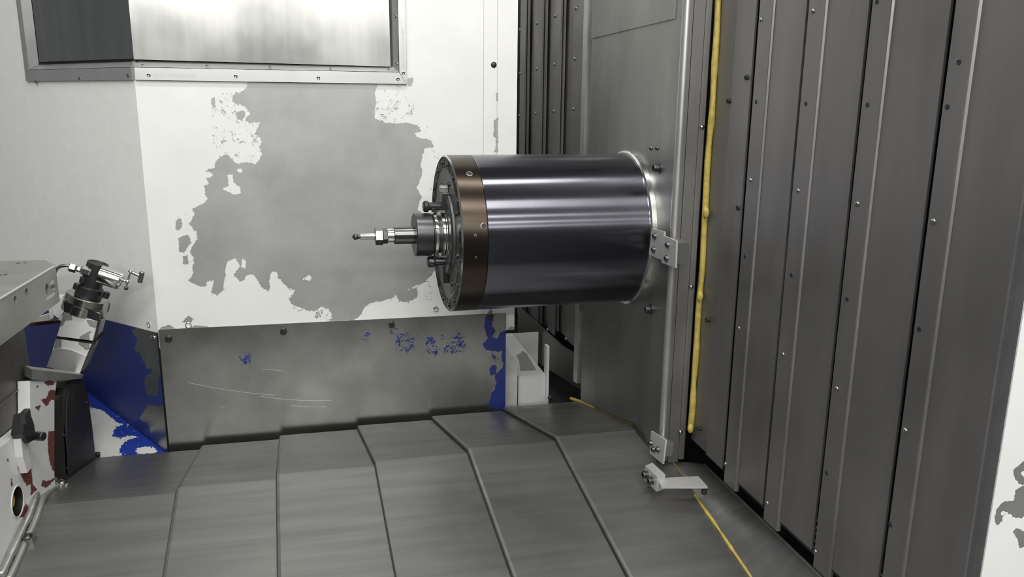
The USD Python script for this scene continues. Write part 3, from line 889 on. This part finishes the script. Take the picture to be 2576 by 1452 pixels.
sobj('drive_block', radial_box(80, .066, .104, .028, SX0 - .012, SX0 + .006), 'spindle_face', sh)
sobj('drive_block', radial_box(84, .100, .116, .022, SX0 - .014, SX0 + .006, .003), 'pallet_steel', sh, label='pale grey end of the upper drive block')
sobj('drive_block', radial_box(268, .070, .118, .030, SX0 - .008, SX0 + .005), 'black_oxide', sh)
for i in range(5):                                   # dark recess segments round the lower right of the face
    sobj('slot', radial_box(292 + 9 * i, .100, .142, .026, SX0 + .003, SX0 + .0046, .0005), 'black_oxide', sh)
XD = SX0 - .052
sobj('clamp_dog', cat(cyl((XD, SY, SZ + .066), (XD + .013, SY, SZ + .066), .0135, 20, b=.003), cyl((XD + .013, SY, SZ + .066), (SX0 + .004, SY, SZ + .066), .0095, 16)), 'black_oxide', sh, smooth=40)
sobj('clamp_dog', cat(cyl((XD + .008, SY, SZ - .066), (XD + .026, SY, SZ - .066), .0135, 20, b=.003), cyl((XD + .026, SY, SZ - .066), (SX0 + .004, SY, SZ - .066), .0095, 16)), 'dark_steel', sh, smooth=40)
for x, y, r in ((1181, 437, .0075), (1217, 569, .0072), (1197, 593, .0035), (1198, 648, .003)):
    P, N = on_cyl(x, y)
    sobj('tapped_hole', lathe([(-.001, r), (.0006, r), (.0008, r * .85), (.0002, r * .74)], 18, P, N), 'bolt_steel', fr_path if x < 1222 else sh, smooth=40)
    sobj('hole_bottom', lathe([(-.001, r * .80), (.0005, r * .80)], 18, P, N), 'black_oxide', sh)

# tool holder in the spindle
def tp(x):
    return (x, SY, SZ)


th = thing('tool_holder', (.19, SY, SZ), 'dark collet chuck holder with two bright flange rings in the spindle nose', 'tool holder')
sobj('body', lathe([(.1890, .0485), (.1905, .0508), (.228, .0508), (.230, .048)], 64, tp(0), AX), 'dark_steel', th, smooth=30)
for x in (.2315, .2485):
    sobj('flange_ring', lathe([(x, .046), (x + .0008, .0512), (x + .0015, .0522), (x + .0075, .0522), (x + .0085, .0512), (x + .009, .046)], 64, tp(0), AX), 'chrome', th, smooth=30)
sobj('groove', lathe([(.229, .0455), (SX0 - .0065, .0455)], 48, tp(0), AX), 'dark_steel', th, smooth=30)
sobj('shank', lathe([(.1412, .0190), (.1425, .0206), (.189, .0212)], 40, tp(0), AX), 'tool_steel', th, smooth=30)
sobj('neck', lathe([(.1255, .0150), (.1285, .0162), (.1412, .0162)], 40, tp(0), AX), 'bright_steel', th, smooth=30)
sobj('collet_nut', lathe([(.0972, .0165), (.0985, .0208), (.1145, .0216), (.1165, .0185), (.1265, .0180), (.128, .0155)], 6, tp(0), AX, .3), 'tool_steel', th, smooth=20)
ct = thing('centre_drill', (.07, SY, SZ), 'slim pointed steel edge finder held in the collet nut', 'cutting tool')
sobj('stem', lathe([(.0640, .0052), (.0645, .0070), (.0995, .0072)], 28, tp(0), AX), 'bright_steel', ct, smooth=30)
sobj('tip', lathe([(.0455, .0003), (.0467, .0020), (.0492, .0058), (.0515, .0072), (.0560, .0070), (.0585, .0050), (.0645, .0046)], 28, tp(0), AX), 'dark_steel', ct, smooth=30)

# ------------------------------------------------------------------ wiper brackets at the carriage corner
BXA, BXB, BXC = .708, .698, .712


def plate_on(X, quad, t):
    q = [onx(x, y, X) for x, y in quad]
    return slab(q, (t, 0, 0))


br = thing('wiper_bracket', onx(1668, 640, .712), 'pair of small bolted steel plates on the carriage corner halfway up', 'bracket')
pA = obj('plate', plate_on(BXA, ((1639.5, 575), (1671, 583), (1666, 655), (1632, 640)), .004), 'plate_steel', br)
pB = obj('plate', plate_on(BXB, ((1667, 592), (1701, 606.5), (1698.5, 674), (1664, 661)), .004), 'plate_steel', br)
obj('spacer', slab([onx(x, y, BXB + .004) for x, y in ((1668, 600), (1698, 612), (1695, 664), (1667, 650))], (.034, 0, 0)), 'slat_steel', br)
for X, x, y in ((BXA, 1648.5, 594), (BXA, 1646, 628), (BXB, 1681, 616), (BXB, 1678, 650)):
    obj('bolt', button_socket(onx(x, y, X), NX, .0075, .006), 'dark_steel', pA if X == BXA else pB, smooth=40)
br2 = thing('wiper_bracket', onx(1652, 1168, .712), 'single bright steel plate with three bolts at the foot of the carriage corner', 'bracket')
pC = obj('plate', plate_on(BXC, ((1637.7, 1084), (1674, 1108), (1667, 1168), (1660, 1160), (1634, 1141)), .004), 'plate_steel', br2)
obj('spacer', slab([onx(x, y, BXC + .004) for x, y in ((1646, 1098), (1672, 1115), (1668, 1150), (1644, 1135))], (.022, 0, 0)), 'slat_steel', br2)
for x, y in ((1639, 1115), (1646, 1131), (1657, 1131)):
    obj('bolt', button_socket(onx(x, y, BXC), NX, .0072, .007), 'dark_steel', pC, smooth=40)
ZT = -.785
b0, b1, b2, b3 = (onz(x, y, ZT) for x, y in ((1623, 1172), (1641, 1164), (1674, 1194), (1653, 1200)))
br3 = thing('wiper_bracket', (b0 + b2) / 2 - np.array([0, 0, .04]), 'bright block with two bolts and a flat arm reaching right, low over the floor', 'bracket')
dz = ony(1653, 1237, b3[1])[2] - ZT
pD = obj('block', slab([b0, b1, b2, b3], (0, 0, dz)), 'plate_steel', br3)
a0, a1, a2, a3 = (onz(x, y, ZT - .012) for x, y in ((1655, 1203), (1757, 1198), (1780, 1224), (1664, 1224)))
obj('arm', slab([a0, a1, a2, a3], (0, 0, -.005)), 'plate_steel', br3)
nrm = np.cross(b3 - b0, (0, 0, 1)); nrm /= np.linalg.norm(nrm)
if np.dot(nrm, b0) > 0:
    nrm = -nrm
for s, z in ((.20, -.016), (.66, -.018)):
    c = b0 * (1 - s) + b3 * s + np.array([0, 0, z])
    obj('bolt', socket_head(c, nrm, .0085, .011), 'dark_steel', pD, smooth=40)
c = onz(1772, 1228, ZT - .02)
obj('bolt', cyl(c, c + np.array([0, 0, -.014]), .006, 14, b=.001), 'black_oxide', br3, smooth=40)

# ------------------------------------------------------------------ white ledge box beside the kick plate
lb = thing('ledge_box', ony(1340, 1008, 2.42), 'white sheet-metal ledge box in the far gap right of the blue-edged kick plate', 'sheet metal box')
f0, f1, f2, f3 = (ony(x, y, 2.42) for x, y in ((1304, 945), (1372, 944), (1372, 1012), (1304, 1018)))
zt = (f0[2] + f1[2]) / 2
g = fine(hull([(x, y, z) for x in (f0[0], f1[0]) for y in (2.42, 2.92) for z in (-1.06, zt)]), .012)
dark = [(1, zoomed([(340, 655), (410, 630), (430, 595), (500, 640), (520, 690), (590, 800), (635, 885), (400, 890), (385, 760)], 1240, 780, 5.808))]
obj('box', g, 'white_paint_coarse', lb, wear=sdf(g.vertices, dark))
obj('side_flange', box(f1[0], f1[0] + .010, 2.41, 2.44, -1.06, ony(1376, 872, 2.41)[2], .001), 'white_paint', lb)
obj('back_sheet', box(.50, .775, 2.90, 2.905, -1.06, ony(1320, 838, 2.9)[2]), 'white_paint', lb)
g0, g1 = ony(1276, 915, 2.37), ony(1302, 915, 2.37)
obj('step', hull([(x, y, z) for x in (g0[0] - .02, g1[0]) for y in (2.37, 2.56) for z in (-1.06, g0[2])]), 'grey_white_paint', lb)
c = fl5(1413, 1016, .003)
obj('metal_chip', hull([c + np.array(p) for p in ((-.008, 0, 0), (.007, .003, 0), (.008, .002, .004), (-.007, -.001, .004), (-.005, .006, .001), (.006, .008, .002))]), 'chrome', None)
tag(stage.GetPrimAtPath('/World/metal_chip'), 'small bright metal chip lying on the rear floor by the ledge box', 'metal chip')
c = ony(1384, 1001, 2.33)
obj('rubber_stop', trimesh.creation.icosphere(2, .008).apply_translation(c), 'black_rubber', None, smooth=True)
tag(stage.GetPrimAtPath('/World/rubber_stop'), 'small black rubber stop at the foot of the white ledge box', 'rubber stop')

# ------------------------------------------------------------------ left: table, casting, guard
XT = -.642                                    # right flank of the pallet
pc = onz(133, 668, -.3815)
zp = -.3815
ycn = pc[1]
zb_ = onx(143, 764, XT)[2]
pal = thing('pallet', (XT - .2, 1.75, zb_), 'thick grey-green steel pallet with threaded holes at the left edge', 'machine table')
body = prism([(XT - .45, .95), (XT, .95), (XT, ycn), (XT - .045, ycn + .075), (XT - .45, ycn + .09)], 2, zb_, zp)
holes = []
for x, y in ((38.5, 755), (67, 735), (119, 727)):
    c = onx(x, y, XT)
    holes.append(cyl(c + np.array([.01, 0, 0]), c - np.array([.03, 0, 0]), .0085 if x < 100 else .012, 16))
for x, y in ((54, 662), (4, 692)):
    c = onz(x, y, zp)
    holes.append(cyl(c + np.array([0, 0, .01]), c - np.array([0, 0, .03]), .012, 16))
body.merge_vertices()
body = cut(body, *holes)
obj('body', body, 'pallet_steel', pal)
ed = [np.array([XT - .0005, y, zp - .0005]) for y in (.96, ycn - .01)]
obj('edge', tube([ed[0], (ed[0] + ed[1]) / 2, ed[1]], .003, 8), 'plate_steel', pal, smooth=True)
q = [onx(x, y, XT + .001) for x, y in ((117, 755), (122, 747), (133, 738), (138, 735), (139, 741), (132, 748), (121, 754))]
obj('key', slab(q, (-.003, 0, 0)), 'chrome', pal)
q = [onx(x, y, XT + .001) for x, y in ((127, 716), (133, 704), (136, 706), (138, 730), (128, 728))]
obj('key', slab(q, (-.003, 0, 0)), 'chrome', pal)
# rotary base under the pallet
XC = -.678
yc_far = onx(73, 920, XC)[1]
col = thing('rotary_base', (XC - .2, 1.6, -.75), 'dark brown-grey rotary table base under the pallet', 'machine table')
zc0 = onx(50, 1095, XC)[2]
prof = [(.90, zb_), (yc_far, zb_), (yc_far + .004, zc0 + .10), (yc_far - .03, zc0 + .02), (yc_far - .09, zc0), (.90, zc0 - .0)]
obj('body', prism(prof, 0, XC - .42, XC), 'brown_grey_paint', col)
obj('collar', box(XC - .40, XC + .004, .92, yc_far - .002, onx(30, 990, XC)[2] - .004, onx(30, 990, XC)[2], .001), 'brown_grey_paint', col)
# casting with flaking white paint
XK = -.652
outl = [(-260, 1560), (-260, 1290), (0, 1126), (55, 1082), (74, 1062), (76, 1030), (75, 958), (143, 956), (137, 1006), (137, 1200), (98, 1250), (60, 1330), (5, 1440), (-40, 1540)]
P3 = [onx(x, y, XK) for x, y in outl]
yz = [(p[1], p[2]) for p in P3]
yz = [(y, z) for y, z in yz[:10]] + [(yz[9][0], -.93), (1.60, -.93), (1.2, -1.04)]
cast = thing('bed_casting', (XK - .1, 1.7, -.95), 'machine bed casting in flaking glossy white paint over red primer', 'machine casting')
g = prism(Polygon(yz).buffer(0), 0, XK - .024, XK)
hc = onx(44, 1262, XK)
g = cut(g, cyl(hc + np.array([.02, 0, 0]), hc - np.array([.05, 0, 0]), .031, 32))
g = fine(g, .008)


def Z5(pts):
    return zoomed(pts, 0, 1060, 6.05)


def Z5b(pts):
    return zoomed(pts, 0, 900, 7.26)


red = [(1, Z5([(310, 790), (350, 800), (420, 780), (520, 640), (480, 720), (490, 830), (500, 960), (560, 1040), (470, 1130), (470, 960), (410, 980), (350, 900)])), (1, Z5([(725, 160), (900, 130), (900, 900), (850, 745), (800, 760), (745, 580), (730, 300)])),
       (1, Z5([(620, 980), (650, 880), (700, 920), (760, 900), (880, 840), (700, 1020)])), (1, Z5([(290, 450), (340, 560), (352, 720), (300, 800), (258, 650)])), (1, Z5([(280, 1460), (350, 1310), (410, 1240), (430, 1330), (360, 1460)])),
       (1, Z5([(225, 260), (270, 250), (290, 320), (250, 340)])), (1, Z5b([(800, 450), (870, 520), (985, 495), (1005, 440), (900, 420)])), (1, Z5b([(740, 770), (850, 740), (900, 600), (1060, 600), (1000, 790), (930, 760), (890, 860), (850, 890), (790, 820)])),
       (1, Z5b([(640, 540), (680, 500), (710, 550)])), (1, Z5b([(640, 910), (690, 880), (750, 880), (710, 970)])), (1, Z5([(100, 570), (125, 590), (125, 630), (115, 620)])), (1, Z5([(160, 860), (185, 880), (195, 990), (170, 985)]))]
obj('flank', g, 'red_primer_white', cast, wear=sdf(g.vertices, red, specks=[(Z5([(240, 420), (560, 420), (880, 900), (560, 1050), (300, 1000)]), -5)]))
obj('hole_lining', lathe([(-.06, .0300), (.0005, .0303)], 32, hc, (1, 0, 0), caps=False), 'dark_steel', cast, smooth=40)
obj('hole_plug', cat(cyl(hc - np.array([.03, 0, 0]), hc - np.array([.022, 0, 0]), .0295, 24), lathe([(0, .015), (.012, .015), (.014, .012)], 20, hc - np.array([.024, -.004, 0]), (1, 0, 0))), 'yellow_plug', cast, smooth=40, label='yellow plug deep in the hole')
obj('hole_rim', tube([hc + np.array([0, .032 * math.cos(t), .032 * math.sin(t)]) for t in np.linspace(0, 2 * math.pi, 33)], .0018, 8), 'white_paint', cast, smooth=True)
q = [onx(x, y, XK + .014) for x, y in ((52, 1094), (58, 1086), (66, 1100), (88, 1166), (69, 1190), (58, 1150))]
obj('rib', slab(q, (-.016, 0, 0)), 'white_paint', cast)
q = [onx(x, y, XK + .004) for x, y in ((80, 955), (80, 929), (205, 948), (212, 944), (206, 953), (150, 958))]
obj('top_plate', hull(np.vstack([q, np.array(q) + np.array([-.024, .03, .0])])), 'pallet_steel', cast)
k0 = 0


def fl0(x, y, up=0.0):
    P = np.array([0, R0, fz(0) + up])
    a, b = onp(x, y, P, np.array([0, -TAN, 1.0])), onp(x, y, P, np.array([0, TAN, 1.0]))
    return a if a[1] < R0 else b


path = smooth_path([fl0(x, y, .012) for x, y in ((140, 1204), (118, 1220), (99, 1236), (86, 1258), (72, 1298), (52, 1342), (28, 1395), (2, 1450))], 90)
rad = .0075 * (.85 + .35 * meshkit.noise(np.outer(np.linspace(0, 34, 90), [1, 0, 0]), 9))
obj('weld_strip', tube(path, rad, 10), 'edge_steel', cast, smooth=True, label='lumpy bright metal strip along the floor')
path = [p + np.array([.012, 0, -.010]) for p in path]
obj('weld_strip', tube(path, .0075, 10), 'pallet_steel', cast, smooth=True)
# clamp with a pin at the casting
cl = thing('clamp', onx(75, 1100, XK + .02), 'black clamp with a stub pin on the white casting', 'clamp')
q = [onx(x, y, XK + .022) for x, y in ((64, 1042), (75, 1038), (86, 1068), (88, 1086), (90, 1104), (72, 1115), (57, 1092), (62, 1068))]
obj('body', slab(q, (-.022, 0, 0)), 'black_oxide', cl)
c = onx(86, 1096, XK + .022)
obj('pin', cyl(c + np.array([-.004, 0, 0]), c + np.array([.022, -.012, .001]), .0095, 18, b=.0015), 'dark_steel', cl, smooth=40)
q = onx(69, 1050, XK + .024)
obj('plate', box(q[0] - .01, q[0] + .002, q[1] - .015, q[1] + .015, q[2] - .014, q[2] + .014, .001), 'dark_steel', cl)
# black arched guard
XG0, XG1 = -.712, -.655
arch = [onx(x, y, XG1) for x, y in ((167, 1208), (161, 1100), (162, 1010), (168, 975), (178, 960), (192, 953), (205, 955), (214, 968), (222, 1000), (232, 1075), (240, 1146))]
yz = [(p[1], p[2]) for p in arch]
y0a, y1a = yz[0][0], yz[-1][0]
yz = [(y0a, ftop(0, y0a) - .002)] + yz[1:-1] + [(y1a, ftop(0, y1a) - .002)]
gd = thing('guard', (XG1 - .03, (y0a + y1a) / 2, yz[-1][1]), 'black arched rubber guard standing on the floor against the white casting', 'guard')
g = prism(Polygon(yz), 0, XG0 + .012, XG1)
inner = Polygon(yz).buffer(-.012)
obj('body', g, 'black_rubber', gd)
obj('flank', prism(inner, 0, XG1, XG1 + .0025), 'black_rubber', gd)
yl = onx(137, 1100, XG1)[1]
zl_ = [yz[0][1] + .012, yz[1][1], yz[2][1], yz[3][1] - .004]
lip = []
for x, y in ((XG0, yl + .012), (XG1 - .018, yl), (XG1 - .006, yl + .012), (XG1, y0a + .004), (XG1, y0a + .02), (XG0, y0a + .02)):
    lip += [(x, y, zl_[0]), (x, y, zl_[1]), (x, y + .006, zl_[2]), (x, y + .02, zl_[3])]
obj('front_lip', hull(lip), 'black_rubber', gd)
for x, y in ((161, 1096), (170, 1178), (219, 1012)):
    obj('screw', dome_head(onx(x, y, XG1 + .003), (1, 0, 0), .004), 'dark_steel', gd, smooth=40)
c = fl0(153, 1217, .006)
obj('foot_screw', cat(cyl(c + np.array([0, 0, -.01]), c + np.array([0, 0, .006]), .008, 14, b=.002), cyl(c + np.array([.012, -.004, -.01]), c + np.array([.012, -.004, .002]), .006, 12, b=.001)), 'bright_steel', gd, smooth=40)
c = fl0(246, 1149, .0)
obj('foot_screw', cyl(c, c + np.array([0, 0, .012]), .007, 12, b=.001), 'dark_steel', gd, smooth=40)
# loose nut on the floor
c = fl0(76, 1362, .0)
nf = np.array([0, -TAN, 1.0]); nf /= np.linalg.norm(nf)
nut = thing('nut', c, 'small loose steel nut lying on the floor at the lower left', 'nut')
obj('ring', hexa(c, nf, .0125, .013, .2, .0078), 'bolt_steel', nut)

# ------------------------------------------------------------------ tool measuring arm behind the pallet
YA = 2.20


def ap(x, y, Y=YA):
    return ony(x, y, Y)


arm = thing('measuring_arm', ap(150, 945), 'worn white measuring arm with black head, leaning right beyond the pallet', 'measuring arm')


def loft(q, depth, b=.0):
    """a block whose outline faces the camera, depth metres front to back"""
    pts = np.array([ap(x, y) for x, y in q])
    return hull(np.vstack([pts, pts + np.array([0.0, depth, 0.0])]))


ARMW = [(1, zoomed([(500, 130), (720, 20), (860, 60), (890, 190), (760, 200), (720, 280), (640, 320), (600, 250)], 60, 780, 7.26)), (1, zoomed([(1140, 180), (1400, 200), (1330, 330), (1200, 310)], 60, 780, 7.26)),
        (1, zoomed([(1020, 490), (1100, 450), (1180, 400), (1250, 400), (1190, 440), (1210, 560), (1200, 720), (1120, 740), (1080, 680), (1000, 640)], 60, 780, 7.26)), (1, zoomed([(590, 510), (690, 540), (690, 690), (650, 760), (540, 740)], 60, 780, 7.26))]
g = fine(loft([(161, 785), (246, 806), (232, 861), (143, 848)], .10), .006)
obj('upper_arm', g, 'white_paint_coarse', arm, wear=sdf(g.vertices, ARMW))
g = fine(loft([(141, 851), (231, 864), (215, 902), (131, 884)], .10), .006)
obj('middle_arm', g, 'white_paint_coarse', arm, wear=sdf(g.vertices, ARMW))
obj('joint_band', loft([(143, 846), (237, 858), (236, 866), (141, 852)], .104), 'black_rubber', arm)
pts = [ap(x, y, YA - .004) for x, y in ((133, 880), (150, 877), (178, 881), (217, 897), (199, 944), (117, 923))]
obj('lower_sleeve', hull(np.vstack([pts, np.array(pts) + np.array([0, .10, 0])])), 'plate_steel', arm, label='bare brushed steel lower sleeve')
obj('side_plate', hull(np.vstack([np.array([ap(x, y, YA + .012) for x, y in ((247, 800), (254, 806), (240, 868), (206, 942), (199, 944), (235, 862))]), np.array([ap(x, y, YA + .10) for x, y in ((247, 800), (254, 806), (240, 868), (206, 942))])])), 'blue_side' if 'blue_side' in M else 'dark_steel', arm)
obj('cap_plate', loft([(160, 760), (251, 789), (247, 808), (161, 784)], .11), 'black_oxide', arm)
obj('cap_plate', hull(np.vstack([[ap(x, y, YA - .001) for x, y in ((159, 757.5), (251, 787), (251, 790), (160, 761))], [ap(x, y, YA + .11) for x, y in ((159, 757), (262, 785), (251, 790))]])), 'chrome', arm)
ax0, ax1 = ap(212, 777, YA + .05), ap(247, 662, YA + .05)
aA = (ax1 - ax0) / np.linalg.norm(ax1 - ax0)
L0 = np.linalg.norm(ax1 - ax0)
obj('collar', lathe([(-.008, .0545), (.016, .0535), (.017, .0522), (.019, .0522), (.020, .0535), (.036, .0525), (.038, .050), (.038, .02)], 56, ax0, aA), 'collar_steel', arm, smooth=30)
obj('head', lathe([(.036, .030), (.038, .0335), (.062, .0315), (.066, .0262), (L0 - .002, .0262), (L0, .0262), (L0, .022), (L0 - .002, .021), (L0 - .002, 1e-6)], 40, ax0, aA), 'black_oxide', arm, smooth=30)
for x, y in ((192, 724), (208, 708), (266, 746)):
    c = ap(x, y, YA + (.03 if x < 250 else .04))
    obj('bolt', cat(cyl(c - aA * .004, c + aA * .012, .0085, 16, b=.001)), 'black_oxide', arm, smooth=40)
d = ap(302, 703, YA + .02) - ap(256, 688, YA + .02); d /= np.linalg.norm(d)
c = ap(255, 691, YA + .02)
cv = thing('needle_valve', c, 'chrome valve barrel with a bent T handle on the black head', 'valve')
obj('barrel', lathe([(-.004, .0245), (.044, .0245), (.052, .021), (.055, .012), (.056, 1e-6)], 36, c, d), 'chrome', cv, smooth=30)
e = ap(302, 705, YA + .02); j1 = ap(321, 708.5, YA + .02); j2 = ap(328.5, 684, YA + .02); j3 = ap(352, 694, YA + .02)
obj('stem', cat(cyl(e - d * .004, j1, .0032, 12), cyl(e, e + d * .006, .0048, 14, b=.001)), 'bright_steel', cv, smooth=40)
obj('crank', cat(cyl(j1, j2, .0034, 12), cyl(j1, ap(317.5, 725, YA + .02), .0032, 12), trimesh.creation.icosphere(2, .0066).apply_translation(j1), trimesh.creation.icosphere(2, .0062).apply_translation(j2)), 'chrome', cv, smooth=40)
obj('knob', trimesh.creation.icosphere(2, .0056).apply_translation(ap(317.5, 725, YA + .02)), 'dark_steel', cv, smooth=True)
obj('handle', cat(cyl(j2, j3, .0042, 12), cyl(ap(358, 684.5, YA + .02), ap(352, 711, YA + .02), .0068, 18, b=.0012)), 'bolt_steel', cv, smooth=40)
ht = thing('coolant_hose', ap(140, 700, YA + .03), 'bent metal hose with hex fittings running into the black head', 'hose')
hp = [ap(x, y, YA + .03) for x, y in ((143, 745), (139, 716), (137, 696), (139, 684), (146, 674), (160, 668.5), (181, 669.5))]
obj('hose', tube(smooth_path(hp, 40), .0042, 12), 'bolt_steel', ht, smooth=True)
f0_, f1_ = ap(175, 669.5, YA + .03), ap(216, 682, YA + .03)
fd = (f1_ - f0_) / np.linalg.norm(f1_ - f0_)
obj('fitting', hexa(f0_, fd, .0135, .018, .2), 'chrome', ht)
obj('fitting', hexa(f0_ + fd * .0185, fd, .0085, .010, .2), 'chrome', ht)
obj('fitting', hexa(f0_ + fd * .029, fd, .0125, .024, .5), 'chrome', ht)
# small white bracket and blue panel seen between pallet and arm
wb = thing('cable_bracket', ap(145, 800, 2.34), 'small white folded bracket between the pallet corner and the measuring arm', 'bracket')


def wq(q, Y, dpt):
    p = np.array([ap(x, y, Y) for x, y in q]); return hull(np.vstack([p, p + np.array([0, dpt, 0])]))


obj('plate', wq(((143, 750), (157, 752), (161, 783), (151, 800), (144, 800), (133, 790), (132, 770)), 2.33, .006), 'white_paint', wb)
obj('plate', wq(((122, 778), (131, 774), (134, 800), (126, 805)), 2.325, .006), 'white_paint', wb)
obj('foot', wq(((92, 800), (124, 790), (126, 806), (78, 812)), 2.33, .02), 'grey_white_paint', wb)
obj('lip', hull([ap(*p) for p in ((143, 741, 2.33), (164, 740, 2.36), (152, 752, 2.33), (143, 751, 2.33))] + [ap(143, 743, 2.34), ap(160, 742, 2.37)]), 'white_paint', wb)
obj('stay', wq(((146, 803), (157, 793), (155, 809)), 2.33, .01), 'white_paint', wb)
rs = [(75, 815), (147, 808), (150, 840), (120, 815), (80, 822)]
obj('rail', wq(((70, 812), (150, 806), (152, 813), (70, 822)), 2.36, .02), 'rust', wb, label='rusty red-brown rail')
